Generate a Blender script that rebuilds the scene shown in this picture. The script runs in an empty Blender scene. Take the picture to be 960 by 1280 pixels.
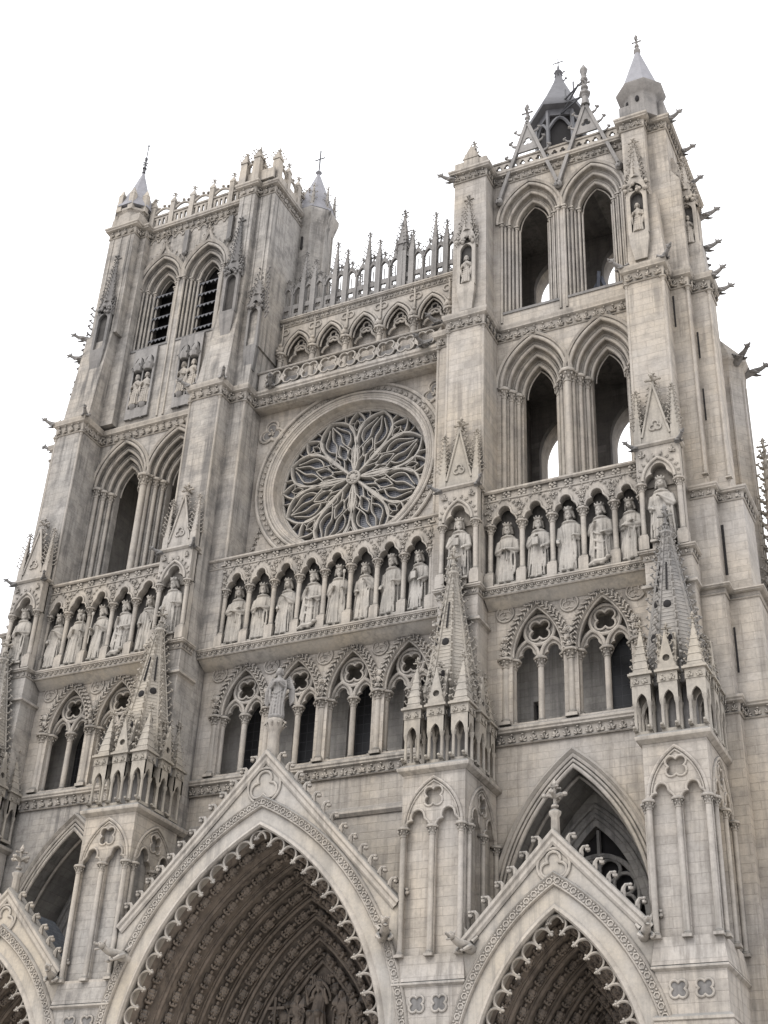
import bpy, bmesh, math, random
from math import sin, cos, pi, sqrt, radians, atan2, hypot
from mathutils import Vector, Matrix
from mathutils.geometry import tessellate_polygon

random.seed(7)
RND = random.Random(11)
scene = bpy.context.scene
COL = scene.collection

# ------------------------------------------------------------------ mesh kit
def _ico(sub):
    bm = bmesh.new(); bmesh.ops.create_icosphere(bm, subdivisions=sub, radius=1.0)
    bm.verts.ensure_lookup_table()
    v = [tuple(x.co) for x in bm.verts]; f = [tuple(y.index for y in x.verts) for x in bm.faces]
    bm.free(); return v, f
ICO1, ICO2, ICO3 = _ico(1), _ico(2), _ico(3)

class MB:
    def __init__(s): s.v = []; s.f = []
    def add(s, vs, fs):
        o = len(s.v); s.v.extend(vs); s.f.extend([tuple(i + o for i in f) for f in fs])
    def merge(s, other, mat):
        s.add([tuple(mat @ Vector(p)) for p in other.v], other.f)
    def box(s, x0, x1, y0, y1, z0, z1):
        s.add([(x0,y0,z0),(x1,y0,z0),(x1,y1,z0),(x0,y1,z0),(x0,y0,z1),(x1,y0,z1),(x1,y1,z1),(x0,y1,z1)],
              [(0,3,2,1),(4,5,6,7),(0,1,5,4),(1,2,6,5),(2,3,7,6),(3,0,4,7)])
    def frustum(s, x0, x1, y0, y1, z0, X0, X1, Y0, Y1, z1):
        s.add([(x0,y0,z0),(x1,y0,z0),(x1,y1,z0),(x0,y1,z0),(X0,Y0,z1),(X1,Y0,z1),(X1,Y1,z1),(X0,Y1,z1)],
              [(0,3,2,1),(4,5,6,7),(0,1,5,4),(1,2,6,5),(2,3,7,6),(3,0,4,7)])
    def blob(s, c, r, rot=None, ico=ICO1):
        if not isinstance(r, (tuple, list)): r = (r, r, r)
        out = []
        for p in ico[0]:
            q = Vector((p[0]*r[0], p[1]*r[1], p[2]*r[2]))
            if rot is not None: q = rot @ q
            out.append((c[0]+q.x, c[1]+q.y, c[2]+q.z))
        s.add(out, ico[1])
    def loft(s, rings, cap=True, closed=True):
        n = len(rings[0]); o = len(s.v)
        for r in rings: s.v.extend(r)
        for i in range(len(rings)-1):
            for k in range(n if closed else n-1):
                a = o+i*n+k; b = o+i*n+(k+1) % n
                s.f.append((a, b, b+n, a+n))
        if cap and closed:
            s.f.append(tuple(o+k for k in range(n))[::-1]); s.f.append(tuple(o+(len(rings)-1)*n+k for k in range(n)))
    def lathe(s, prof, cx, cy, n=10, rot=0.0, sx=1.0, sy=1.0):
        s.loft([[(cx+r*cos(rot+2*pi*k/n)*sx, cy+r*sin(rot+2*pi*k/n)*sy, z) for k in range(n)] for r, z in prof])
    def tube(s, pts, rad, n=6):
        P = [Vector(p) for p in pts]; rings = []
        u0 = None
        for i, p in enumerate(P):
            d = (P[min(i+1, len(P)-1)] - P[max(i-1, 0)])
            d = d.normalized() if d.length > 1e-6 else Vector((0, 0, 1))
            if u0 is None: u0 = d.cross(Vector((0.31, 0.9, 0.22))).normalized()
            u = (u0 - d*u0.dot(d))
            u = u.normalized() if u.length > 1e-6 else d.orthogonal().normalized()
            u0 = u; w = d.cross(u); r = rad[i] if isinstance(rad, (list, tuple)) else rad
            rings.append([tuple(p + (u*cos(2*pi*k/n) + w*sin(2*pi*k/n))*r) for k in range(n)])
        s.loft(rings)
    def slab(s, outer, holes, y0, y1):
        """polygon in XZ with holes, extruded from y0 (front) to y1"""
        loops = [outer] + list(holes)
        polys = [[Vector((p[0], p[1], 0)) for p in l] for l in loops]
        tris = tessellate_polygon(polys)
        flat = [p for l in loops for p in l]; N = len(flat); o = len(s.v)
        s.v.extend([(p[0], y0, p[1]) for p in flat]); s.v.extend([(p[0], y1, p[1]) for p in flat])
        for t in tris:
            a, b, c = t
            A, B, C = flat[a], flat[b], flat[c]
            if (B[0]-A[0])*(C[1]-A[1])-(B[1]-A[1])*(C[0]-A[0]) < 0: b, c = c, b
            s.f.append((o+a, o+b, o+c)); s.f.append((o+N+a, o+N+c, o+N+b))
        k = 0
        for l in loops:
            n = len(l)
            for i in range(n):
                j = (i+1) % n
                s.f.append((o+k+i, o+N+k+i, o+N+k+j, o+k+j))
            k += n
    def sweep(s, path, prof, y=0.0, closed=False):
        """path in XZ; prof = closed list of (n, d): n in-plane to the LEFT of the path, d towards the viewer (-Y)"""
        P = path; m = len(P); rings = []
        for i in range(m):
            a = P[(i-1) % m] if (closed or i > 0) else None
            b = P[(i+1) % m] if (closed or i < m-1) else None
            def nrm(p, q):
                dx, dz = q[0]-p[0], q[1]-p[1]; L = hypot(dx, dz) or 1e-9; return (-dz/L, dx/L)
            if a is None: n = nrm(P[i], b); sc = 1
            elif b is None: n = nrm(a, P[i]); sc = 1
            else:
                n1, n2 = nrm(a, P[i]), nrm(P[i], b); n = (n1[0]+n2[0], n1[1]+n2[1]); L = hypot(*n) or 1e-9
                n = (n[0]/L, n[1]/L); sc = 1/max(0.35, n[0]*n1[0]+n[1]*n1[1])
            rings.append([(P[i][0]+n[0]*q[0]*sc, y-q[1], P[i][1]+n[1]*q[0]*sc) for q in prof])
        if closed: rings.append(rings[0])
        s.loft(rings, cap=not closed)
    def hsweep(s, path, prof, closed=False):
        """horizontal path in XY; prof = closed list of (out, z); out to the RIGHT of the path"""
        P = path; m = len(P); rings = []
        for i in range(m):
            a = P[(i-1) % m] if (closed or i > 0) else None
            b = P[(i+1) % m] if (closed or i < m-1) else None
            def nrm(p, q):
                dx, dy = q[0]-p[0], q[1]-p[1]; L = hypot(dx, dy) or 1e-9; return (dy/L, -dx/L)
            if a is None: n = nrm(P[i], b); sc = 1
            elif b is None: n = nrm(a, P[i]); sc = 1
            else:
                n1, n2 = nrm(a, P[i]), nrm(P[i], b); n = (n1[0]+n2[0], n1[1]+n2[1]); L = hypot(*n) or 1e-9
                n = (n[0]/L, n[1]/L); sc = 1/max(0.35, n[0]*n1[0]+n[1]*n1[1])
            rings.append([(P[i][0]+n[0]*q[0]*sc, P[i][1]+n[1]*q[0]*sc, q[1]) for q in prof])
        if closed: rings.append(rings[0])
        s.loft(rings, cap=not closed)
    def mesh(s, name, smooth=35.0, mirror=False):
        me = bpy.data.meshes.new(name)
        v = [(-a, b, c) for a, b, c in s.v] if mirror else s.v
        me.from_pydata(v, [], s.f)
        bm = bmesh.new(); bm.from_mesh(me); bmesh.ops.recalc_face_normals(bm, faces=bm.faces); bm.to_mesh(me); bm.free()
        if smooth:
            me.polygons.foreach_set('use_smooth', [True]*len(me.polygons)); me.set_sharp_from_angle(angle=radians(smooth))
        return me

def put(name, mb, mat, parent=None, loc=None, smooth=35.0, mirror=False):
    me = mb if isinstance(mb, bpy.types.Mesh) else mb.mesh(name, smooth, mirror)
    o = bpy.data.objects.new(name, me); COL.objects.link(o)
    if not me.materials: me.materials.append(mat)
    if parent is not None: o.parent = parent
    if loc is not None: o.location = loc
    return o

def tag(o, label=None, cat=None, group=None, kind=None):
    if label: o['label'] = label
    if cat: o['category'] = cat
    if group: o['group'] = group
    if kind: o['kind'] = kind
    return o

# ------------------------------------------------------------------ curves in XZ
def arch(cx, zs, hw, rise, n=14, z0=None):
    """two-centred arch left to right; with z0 also the jambs down to z0"""
    c = (rise*rise-hw*hw)/(2*hw); R = hw+c; a1 = atan2(rise, c)
    L = [(cx+c-R*cos(a1*k/n), zs+R*sin(a1*k/n)) for k in range(n+1)]
    Rr = [(2*cx-x, z) for x, z in L[:-1]][::-1]
    pts = L+Rr
    if z0 is not None: pts = [(cx-hw, z0)]+pts+[(cx+hw, z0)]
    return pts
def conc(hw, rise, d):
    """rise of the concentric arch whose half width is hw+d"""
    c = (rise*rise-hw*hw)/(2*hw); return sqrt(max(0.01, (hw+d+c)**2-c*c))
def circ(cx, cz, r, n=28, a0=0.0): return [(cx+r*cos(a0+2*pi*k/n), cz+r*sin(a0+2*pi*k/n)) for k in range(n)]
def foil(cx, cz, r, lobes=4, a0=pi/4, n=7, k=None):
    """lobed opening: lobes circles, overall radius r"""
    k = k or (0.455 if lobes == 4 else 0.50)
    d = r*(1-k); rl = r*k; half = pi/lobes; out = []
    s_ = d*sin(half); q = d*cos(half)+sqrt(max(1e-6, rl*rl-s_*s_)); ext = atan2(q*sin(half), q*cos(half)-d)
    for i in range(lobes):
        A = a0+2*pi*i/lobes; c0 = (cx+d*cos(A), cz+d*sin(A))
        for j in range(n):
            b = A-ext+2*ext*j/n
            out.append((c0[0]+rl*cos(b), c0[1]+rl*sin(b)))
    return out
def trefoil_head(cx, zs, hw, z0=None, n=5):
    """trefoil-headed opening, left to right, apex about zs+1.35*hw"""
    r = hw*0.56; pts = []
    for j in range(n+1):
        b = pi*1.02-(pi*0.62)*j/n; pts.append((cx-hw+r+r*cos(b), zs+r*sin(b)*1.05))
    top = hw*0.56; zc = zs+hw*0.72; e = []
    for j in range(2*n+1):
        b = pi*1.0-(pi)*j/(2*n); e.append((cx+top*cos(b), zc+top*sin(b)*1.2))
    pts = pts[:-1]+e
    for j in range(n+1):
        b = pi*0.40-(pi*0.42)*j/n; p = (cx+hw-r+r*cos(b), zs+r*sin(b)*1.05)
        if j > 0: pts.append(p)
    if z0 is not None: pts = [(cx-hw, z0)]+pts+[(cx+hw, z0)]
    return pts
def rect(x0, x1, z0, z1): return [(x0, z0), (x1, z0), (x1, z1), (x0, z1)]
def resample(path, step):
    L = [0]
    for a, b in zip(path, path[1:]): L.append(L[-1]+hypot(b[0]-a[0], b[1]-a[1]))
    n = max(1, round(L[-1]/step)); out = []; k = 0
    for i in range(n+1):
        t = L[-1]*i/n
        while k < len(L)-2 and L[k+1] < t: k += 1
        u = (t-L[k])/max(1e-9, L[k+1]-L[k]); a, b = path[k], path[k+1]
        d = (b[0]-a[0], b[1]-a[1]); q = hypot(*d) or 1
        out.append(((a[0]+d[0]*u, a[1]+d[1]*u), (d[0]/q, d[1]/q)))
    return out

# ------------------------------------------------------------------ carved ornament
def crocket(mb, p, out, up, s):
    p, out, up = Vector(p), Vector(out).normalized(), Vector(up).normalized(); s *= RND.uniform(.78, 1.2)
    up = (up+Vector((RND.uniform(-.18, .18), RND.uniform(-.18, .18), 0))).normalized()
    mb.tube([p-out*s*0.1, p+out*s*0.42+up*s*0.18, p+out*s*0.72+up*s*0.62], [s*0.24, s*0.17, s*0.13], 5)
    mb.blob(p+out*s*0.86+up*s*0.72, s*0.27)
    mb.blob(p+out*s*0.62+up*s*0.98, s*0.17)
def leaf(mb, p, out, h, w, up=Vector((0, 0, 1))):
    """a small curled acanthus leaf standing on a surface at p that faces out"""
    p = Vector(p); out = Vector(out); side = out.cross(up).normalized(); j = RND.uniform
    M = Matrix((side, out, up)).transposed(); t = j(-.25, .25)
    k = (0, 1, 2, 3, 4) if h*w > .05 else (0, 1, 2, 3)
    for i in k:
        a = t+(0, .75, -.75, 1.5, -1.5)[i]+j(-.2, .2); L = h*(.62, .50, .50, .36, .36)[i]*j(.85, 1.12)
        d = up*cos(a)+side*sin(a)*(w/h)*.9
        q = p+up*h*.10+d*L*.55+out*h*(.05+.10*(i % 2))
        mb.blob(q, (w*.115*j(.8, 1.2), h*.11*j(.8, 1.3), L*.52), M @ Matrix.Rotation(a, 3, 'Y'))
    mb.blob(p+up*h*(.72+.1*j(-1, 1))+out*h*.16, (w*.14, h*.12, h*.10), M)
def leaf_run(mb, a, b, z, h, step, out=None):
    a, b = Vector((a[0], a[1], 0)), Vector((b[0], b[1], 0)); d = b-a; L = d.length
    if L < step*0.6: return
    d.normalize(); out = Vector((d.y, -d.x, 0)) if out is None else out
    n = max(1, round(L/step))
    for i in range(n):
        p = a+d*(L*(i+.5)/n); leaf(mb, (p.x, p.y, z), out, h, L/n*0.95)
def finial(mb, x, y, z, h, w=None):
    """stone fleuron: stem, knop, a cross of four leaves, a smaller cross, a bud"""
    w = w or h*0.32
    mb.lathe([(h*.085, z), (h*.05, z+h*.22), (h*.10, z+h*.26), (h*.10, z+h*.30), (h*.045, z+h*.34), (h*.04, z+h*.62), (h*.05, z+h*.78), (h*.075, z+h*.86), (h*.01, z+h)], x, y, 6)
    c = Vector((x, y, 0))
    for zz, q, rot in ((.52, 1.0, 0), (.74, .55, pi/4)):
        for k in range(4):
            a = k*pi/2+rot; d = Vector((cos(a), sin(a), 0)); p = c+Vector((0, 0, z+h*zz))
            mb.tube([p, p+d*w*.34*q+Vector((0, 0, w*.14*q)), p+d*w*.62*q+Vector((0, 0, w*.06*q))], [w*.13*q, w*.12*q, w*.07*q], 5)
            mb.blob(p+d*w*.58*q+Vector((0, 0, w*.13*q)), (w*.17*q, w*.17*q, w*.15*q))
def spire(mb, cx, cy, z0, z1, r0, r1=0.04, n=8, step=0.35, cs=0.13, rot=None):
    rot = pi/n if rot is None else rot
    mb.lathe([(r0, z0), (r1, z1)], cx, cy, n, rot)
    if step:
        m = int((z1-z0)/step)
        for i in range(m):
            t = (i+.5)/m; r = r0+(r1-r0)*t; z = z0+(z1-z0)*t
            for k in range(n):
                a = rot+2*pi*k/n; d = Vector((cos(a), sin(a), 0))
                crocket(mb, Vector((cx, cy, z))+d*r*0.98, d, (0, 0, 1), cs*(1-.3*t))
_cm = {}
def column_mesh(h, r, cap=None, base=None, n=10, detail=True):
    key = (round(h, 2), round(r, 3), n, cap, base, detail)
    if key in _cm: return _cm[key]
    c = cap or min(h*0.16, r*3.4); b = base or min(h*0.1, r*2.0)
    mb = MB()
    mb.box(-r*1.55, r*1.55, -r*1.55, r*1.55, 0, b*.45)
    mb.lathe([(r*1.5, b*.45), (r*1.55, b*.6), (r*1.2, b*.72), (r*1.3, b*.86), (r, b), (r*.97, h-c), (r*1.18, h-c+c*.03), (r*1.18, h-c+c*.1),
              (r*1.0, h-c+c*.14), (r*1.1, h-c+c*.4), (r*1.5, h-c+c*.7), (r*1.75, h-c+c*.74)], 0, 0, n)
    if detail:
        for ring, (zz, rr, q) in enumerate(((.36, 1.25, 6), (.60, 1.62, 6))):
            for k in range(q):
                a = 2*pi*(k+.5*ring)/q
                mb.blob((rr*r*cos(a), rr*r*sin(a), h-c+c*zz), (r*.36, r*.36, c*.13), Matrix.Rotation(a, 3, 'Z'))
    mb.lathe([(r*2.15, h-c*.27), (r*2.3, h-c*.2), (r*2.3, h-c*.08), (r*2.05, h)], 0, 0, 8, pi/8)
    me = mb.mesh('colonnette', 40); _cm[key] = me; return me
def colonnette(parent, x, y, z0, z1, r, mat=None, name='colonnette', **k):
    return put(name, column_mesh(z1-z0, r, **k), mat or STONE, parent, (x, y, z0))
def gargoyle_mesh(L):
    key = ('g', L)
    if key in _cm: return _cm[key]
    mb = MB()      # points to -Y
    s = L
    mb.tube([(0, .25*s, -.10*s), (0, 0, -.04*s), (0, -.30*s, .02*s), (0, -.58*s, .05*s), (0, -.78*s, .13*s)], [.20*s, .19*s, .16*s, .12*s, .10*s], 8)
    mb.blob((0, -.86*s, .19*s), (.125*s, .15*s, .13*s), None, ICO2)
    mb.blob((0, -1.0*s, .19*s), (.075*s, .13*s, .05*s), Matrix.Rotation(-.25, 3, 'X'), ICO2); mb.blob((0, -.97*s, .06*s), (.065*s, .12*s, .04*s), Matrix.Rotation(.35, 3, 'X'), ICO2)
    mb.blob((0, -1.1*s, .23*s), (.05*s, .04*s, .04*s))
    for q in (-1, 1):
        mb.tube([(q*.07*s, -.80*s, .26*s), (q*.13*s, -.76*s, .38*s)], [.055*s, .012*s], 5); mb.blob((q*.07*s, -.94*s, .25*s), .035*s)
        mb.tube([(q*.14*s, -.12*s, -.02*s), (q*.21*s, -.30*s, -.10*s), (q*.15*s, -.46*s, -.20*s)], [.10*s, .08*s, .05*s], 6); mb.blob((q*.14*s, -.50*s, -.22*s), (.06*s, .09*s, .05*s))
        mb.tube([(q*.13*s, -.02*s, .14*s), (q*.24*s, .10*s, .30*s), (q*.22*s, .24*s, .22*s)], [.08*s, .06*s, .02*s], 5)
    g_ = random.Random(3)
    for k in range(0):
        a = g_.uniform(-.6, pi+.6); yy = -g_.uniform(.42, .78)*s; r = .15*s
        mb.blob((r*cos(a), yy, .10*s+r*sin(a)), (.05*s, .09*s, .04*s))
    me = mb.mesh('gargoyle', 50); _cm[key] = me; return me
def gargoyle(parent, x, y, z, ang, L=.9, mat=None):
    """ang 0 faces the square, +90 faces right"""
    o = put('gargoyle', gargoyle_mesh(L), mat or STONE_DARK, parent, (x, y, z)); o.rotation_euler = (0, 0, radians(ang)); return o
CORN = lambda z0, z1, o=.24: [(-.25, z0), (.03, z0), (.07, z0+.05), (.03, z0+.1), (.05, z0+(z1-z0)*.5), (o*.8, z0+(z1-z0)*.58), (o*.8, z0+(z1-z0)*.66), (o, z0+(z1-z0)*.72), (o, z0+(z1-z0)*.84), (-.02, z1), (-.25, z1)]
def cornice(parent, path, z0, z1, name='cornice', o=.24, leafy=True, step=.36, mirror=False, mat=None, closed=False):
    mb = MB(); mb.hsweep(path, CORN(z0, z1, o), closed)
    if leafy:
        h = (z1-z0)*.50
        for a, b in zip(path, path[1:]): 
            d = Vector((b[0]-a[0], b[1]-a[1], 0))
            if d.length < .3: continue
            d.normalize(); out = Vector((d.y, -d.x, 0))
            leaf_run(mb, (a[0]+out.x*.05, a[1]+out.y*.05), (b[0]+out.x*.05, b[1]+out.y*.05), z0+.07, h, step)
    return put(name, mb, mat or STONE, parent, mirror=mirror)
ROLL = lambda n0, r, d: [(n0+r*cos(a*pi/4), d+r*sin(a*pi/4)) for a in range(8)]

# ------------------------------------------------------------------ materials
def nodes(name):
    m = bpy.data.materials.new(name); m.use_nodes = True; nt = m.node_tree; nt.nodes.clear()
    out = nt.nodes.new('ShaderNodeOutputMaterial'); b = nt.nodes.new('ShaderNodeBsdfPrincipled')
    nt.links.new(b.outputs[0], out.inputs[0]); return m, nt, b
def N(nt, t, **kw):
    n = nt.nodes.new(t)
    for k, v in kw.items():
        if k in n.inputs: n.inputs[k].default_value = v
        else: setattr(n, k, v)
    return n
def ramp(nt, src, stops):
    r = nt.nodes.new('ShaderNodeValToRGB'); e = r.color_ramp.elements
    while len(e) < len(stops): e.new(0.5)
    for i, (p, c) in enumerate(stops):
        e[i].position = p; e[i].color = (c, c, c, 1) if isinstance(c, (int, float)) else (*c, 1)
    nt.links.new(src, r.inputs[0]); return r.outputs[0]
def mix(nt, fac, a, b, mode='MIX'):
    m = nt.nodes.new('ShaderNodeMix'); m.data_type = 'RGBA'; m.blend_type = mode
    for i, v in ((0, fac), (6, a), (7, b)):
        if hasattr(v, 'links') or hasattr(v, 'is_linked'): nt.links.new(v, m.inputs[i])
        else: m.inputs[i].default_value = v if i == 0 else (*v, 1)
    return m.outputs[2]
def math_(nt, op, a, b=None, c=None):
    m = nt.nodes.new('ShaderNodeMath'); m.operation = op
    for i, v in enumerate((a, b, c)):
        if v is None: continue
        if hasattr(v, 'is_linked'): nt.links.new(v, m.inputs[i])
        else: m.inputs[i].default_value = v
    return m.outputs[0]

def stone(name, base, dirt, warm, masonry=True, soil=.55, crust_shade=.6, bump=.35, tint=None):
    """weathered limestone: coursed blocks, block-to-block tone, rain streaks, black crust and painted occlusion shade in hollows, lichen-grey upper faces"""
    m, nt, b = nodes(name); L = nt.links
    g = N(nt, 'ShaderNodeNewGeometry'); sp = N(nt, 'ShaderNodeSeparateXYZ'); L.new(g.outputs['Position'], sp.inputs[0])
    sn = N(nt, 'ShaderNodeSeparateXYZ'); L.new(g.outputs['True Normal'], sn.inputs[0])
    ax = math_(nt, 'ABSOLUTE', sn.outputs[0]); ay = math_(nt, 'ABSOLUTE', sn.outputs[1])
    side = math_(nt, 'GREATER_THAN', ax, ay)
    u = N(nt, 'ShaderNodeMix'); L.new(side, u.inputs[0]); L.new(sp.outputs[0], u.inputs[2]); L.new(sp.outputs[1], u.inputs[3])
    uv = N(nt, 'ShaderNodeCombineXYZ'); L.new(u.outputs[0], uv.inputs[0]); L.new(sp.outputs[2], uv.inputs[1])
    # tones
    n1 = N(nt, 'ShaderNodeTexNoise', Scale=.16, Detail=5.0, Roughness=.6); L.new(g.outputs['Position'], n1.inputs['Vector'])
    n2 = N(nt, 'ShaderNodeTexNoise', Scale=1.3, Detail=7.0, Roughness=.68); L.new(g.outputs['Position'], n2.inputs['Vector'])
    n3 = N(nt, 'ShaderNodeTexNoise', Scale=9.0, Detail=5.0, Roughness=.7); L.new(g.outputs['Position'], n3.inputs['Vector'])
    st = N(nt, 'ShaderNodeMapping'); st.inputs['Scale'].default_value = (3.4, 3.4, .15); L.new(g.outputs['Position'], st.inputs['Vector'])
    n4 = N(nt, 'ShaderNodeTexNoise', Scale=1.0, Detail=6.0, Roughness=.65); L.new(st.outputs[0], n4.inputs['Vector'])
    n5 = N(nt, 'ShaderNodeTexNoise', Scale=.33, Detail=4.0); mp5 = N(nt, 'ShaderNodeMapping'); mp5.inputs['Location'].default_value = (31, 7, 11); L.new(g.outputs['Position'], mp5.inputs['Vector']); L.new(mp5.outputs[0], n5.inputs['Vector'])
    c = mix(nt, ramp(nt, n1.outputs[0], [(.38, 0.), (.62, 1.)]), base, warm)
    hmap = n3.outputs[0]
    if masonry:
        vd = N(nt, 'ShaderNodeVectorMath', operation='MULTIPLY_ADD'); L.new(n2.outputs['Color'], vd.inputs[0]); vd.inputs[1].default_value = (.07, .035, 0); L.new(uv.outputs[0], vd.inputs[2]); uvd = vd.outputs[0]
        zc = N(nt, 'ShaderNodeCombineXYZ'); L.new(math_(nt, 'MULTIPLY', sp.outputs[2], 1.15), zc.inputs[2]); nz = N(nt, 'ShaderNodeTexNoise', Scale=1.0, Detail=1.0); L.new(zc.outputs[0], nz.inputs['Vector'])
        wz = N(nt, 'ShaderNodeCombineXYZ'); L.new(math_(nt, 'MULTIPLY', nz.outputs[0], .55), wz.inputs[1]); va = N(nt, 'ShaderNodeVectorMath', operation='ADD'); L.new(uvd, va.inputs[0]); L.new(wz.outputs[0], va.inputs[1]); uvd = va.outputs[0]
        br = N(nt, 'ShaderNodeTexBrick', Scale=1.0); L.new(uvd, br.inputs['Vector'])
        br.offset = .5; br.inputs['Brick Width'].default_value = .82; br.inputs['Row Height'].default_value = .33
        br.inputs['Mortar Size'].default_value = .017; br.inputs['Mortar Smooth'].default_value = .4; br.inputs['Bias'].default_value = 0.0
        br.inputs['Color1'].default_value = (.70, .71, .72, 1); br.inputs['Color2'].default_value = (1.10, 1.08, 1.05, 1); br.inputs['Mortar'].default_value = (.50, .49, .48, 1)
        br2 = N(nt, 'ShaderNodeTexBrick', Scale=1.0); L.new(uvd, br2.inputs['Vector']); br2.offset = .5
        br2.inputs['Brick Width'].default_value = .82; br2.inputs['Row Height'].default_value = .33; br2.inputs['Mortar Size'].default_value = 0.0
        br2.inputs['Color1'].default_value = (0, 0, 0, 1); br2.inputs['Color2'].default_value = (1, 1, 1, 1)
        tone = mix(nt, ramp(nt, n1.outputs[0], [(.35, .20), (.65, .48)]), (1, 1, 1), br.outputs['Color'])
        c = mix(nt, 1.0, c, tone, 'MULTIPLY')
        # a few replaced blocks, paler and cleaner
        c = mix(nt, math_(nt, 'MULTIPLY', ramp(nt, br2.outputs['Color'], [(.90, 0.), (.93, 1.)]), .22), c, (.56, .53, .49))
    c = mix(nt, math_(nt, 'MULTIPLY', ramp(nt, n2.outputs[0], [(.47, 0.), (.66, 1.)]), soil*.8), c, dirt)
    c = mix(nt, math_(nt, 'MULTIPLY', math_(nt, 'MULTIPLY', ramp(nt, n4.outputs[0], [(.47, 0.), (.62, 1.)]), ramp(nt, n5.outputs[0], [(.40, .25), (.60, 1.)])), soil), c, tuple(v*.72 for v in dirt))
    c = mix(nt, math_(nt, 'MULTIPLY', ramp(nt, n3.outputs[0], [(.40, 0.), (.75, 1.)]), .30), c, tuple(v*.85 for v in dirt))
    # crust plus occlusion shade, painted together into hollows and under ledges
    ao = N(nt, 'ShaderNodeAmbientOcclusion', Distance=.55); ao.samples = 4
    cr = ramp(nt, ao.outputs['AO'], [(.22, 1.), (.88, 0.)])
    c = mix(nt, math_(nt, 'MULTIPLY', math_(nt, 'MULTIPLY', cr, crust_shade), ramp(nt, n2.outputs[0], [(.25, .35), (.60, 1.)])), c, tuple(v*.42 for v in dirt))
    up = ramp(nt, sn.outputs[2], [(.35, 0.), (.75, 1.)])
    c = mix(nt, math_(nt, 'MULTIPLY', up, .7), c, (.20, .20, .195))
    if tint: c = mix(nt, 1.0, c, tint, 'MULTIPLY')
    L.new(c, b.inputs['Base Color']); b.inputs['Roughness'].default_value = .92; b.inputs['Specular IOR Level'].default_value = .18
    bp = N(nt, 'ShaderNodeBump', Strength=bump, Distance=.035); L.new(n3.outputs[0], bp.inputs['Height'])
    if masonry:
        bp2 = N(nt, 'ShaderNodeBump', Strength=.55, Distance=.02, invert=True); L.new(br.outputs['Fac'], bp2.inputs['Height']); L.new(bp.outputs[0], bp2.inputs['Normal']); L.new(bp2.outputs[0], b.inputs['Normal'])
    else: L.new(bp.outputs[0], b.inputs['Normal'])
    return m
STONE = stone('limestone_carved', (.50, .464, .42), (.21, .194, .176), (.54, .477, .395), masonry=False, soil=.52, crust_shade=1.1)
WALL = stone('limestone_ashlar', (.515, .480, .440), (.24, .218, .196), (.58, .508, .415), soil=.55, crust_shade=.5)
WALL_OLD = stone('limestone_ashlar_weathered', (.47, .443, .408), (.175, .165, .156), (.50, .452, .392), soil=.78, crust_shade=.8)
STONE_DARK = stone('limestone_black_and_shade', (.255, .246, .238), (.12, .117, .114), (.29, .27, .25), masonry=False, soil=.6, crust_shade=.9)  # blackened carving; also the painted shade of recess plates and walkway strip
STONE_BLACK = stone('limestone_niche_shade', (.10, .095, .09), (.05, .048, .046), (.12, .11, .10), masonry=False, soil=.6, crust_shade=.9)  # near-black colour paints the shade of niches on their flat backs
STONE_NICHE = stone('limestone_niche_back', (.17, .16, .15), (.08, .077, .072), (.19, .175, .16), masonry=False, soil=.6, crust_shade=.9)  # niche shade put into the colour of the gallery back
STONE_MID = stone('limestone_sooty', (.34, .325, .31), (.16, .155, .15), (.37, .345, .32), masonry=False, soil=.55, crust_shade=1.0)
SPIRE_GREY = stone('limestone_grey_spire', (.345, .33, .315), (.165, .162, .16), (.38, .35, .31), masonry=False, soil=.5, crust_shade=.8)
SPIRE_PALE = stone('limestone_pale_spire', (.45, .418, .372), (.195, .182, .166), (.49, .435, .355), masonry=False, soil=.42, crust_shade=.8)
STATUE = stone('statue_stone', (.49, .462, .425), (.22, .208, .19), (.525, .475, .405), masonry=False, soil=.5, crust_shade=1.0, bump=.25)
PORCH = stone('porch_interior_stone', (.285, .24, .20), (.12, .104, .09), (.32, .26, .205), masonry=False, soil=.7, crust_shade=.8)
GABLE = stone('gable_stone', (.50, .472, .435), (.26, .248, .235), (.58, .505, .40), masonry=False, soil=.45, crust_shade=.8)
CHAMBER = stone('chamber_masonry', (.20, .185, .17), (.10, .095, .09), (.22, .20, .18), soil=.6, crust_shade=.4)  # masonry darkened in colour to paint the shade inside the chambers
INSIDE = stone('interior_masonry', (.38, .362, .34), (.19, .184, .176), (.41, .385, .35), soil=.6, crust_shade=.4)
def plain(name, col, rough=.8, metal=0.0, var=.35, scale=3.0, bump=0.0):
    m, nt, b = nodes(name); g = N(nt, 'ShaderNodeNewGeometry')
    n = N(nt, 'ShaderNodeTexNoise', Scale=scale, Detail=5.0); nt.links.new(g.outputs['Position'], n.inputs['Vector'])
    c = mix(nt, n.outputs[0], tuple(v*(1-var) for v in col), tuple(v*(1+var) for v in col)); nt.links.new(c, b.inputs['Base Color'])
    b.inputs['Roughness'].default_value = rough; b.inputs['Metallic'].default_value = metal; b.inputs['Specular IOR Level'].default_value = .3
    if bump:
        bp = N(nt, 'ShaderNodeBump', Strength=bump, Distance=.03); nt.links.new(n.outputs[0], bp.inputs['Height']); nt.links.new(bp.outputs[0], b.inputs['Normal'])
    return m
LEAD = plain('weathered_lead', (.27, .265, .28), .6, .0, .3, 2.5, .2)
LEAD_DARK = plain('blackened_lead', (.15, .148, .155), .6, .0, .3, 2.5, .2)
IRON = plain('wrought_iron', (.10, .10, .105), .55, .3, .3, 8)
LOUVRE = plain('slate_louvre', (.022, .022, .026), .7, 0, .4, 6)
TRIM = plain('lead_trim', (.13, .13, .14), .6, 0, .3, 8)
TIMBER = plain('painted_timber', (.13, .14, .17), .7, 0, .3, 4)
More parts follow.
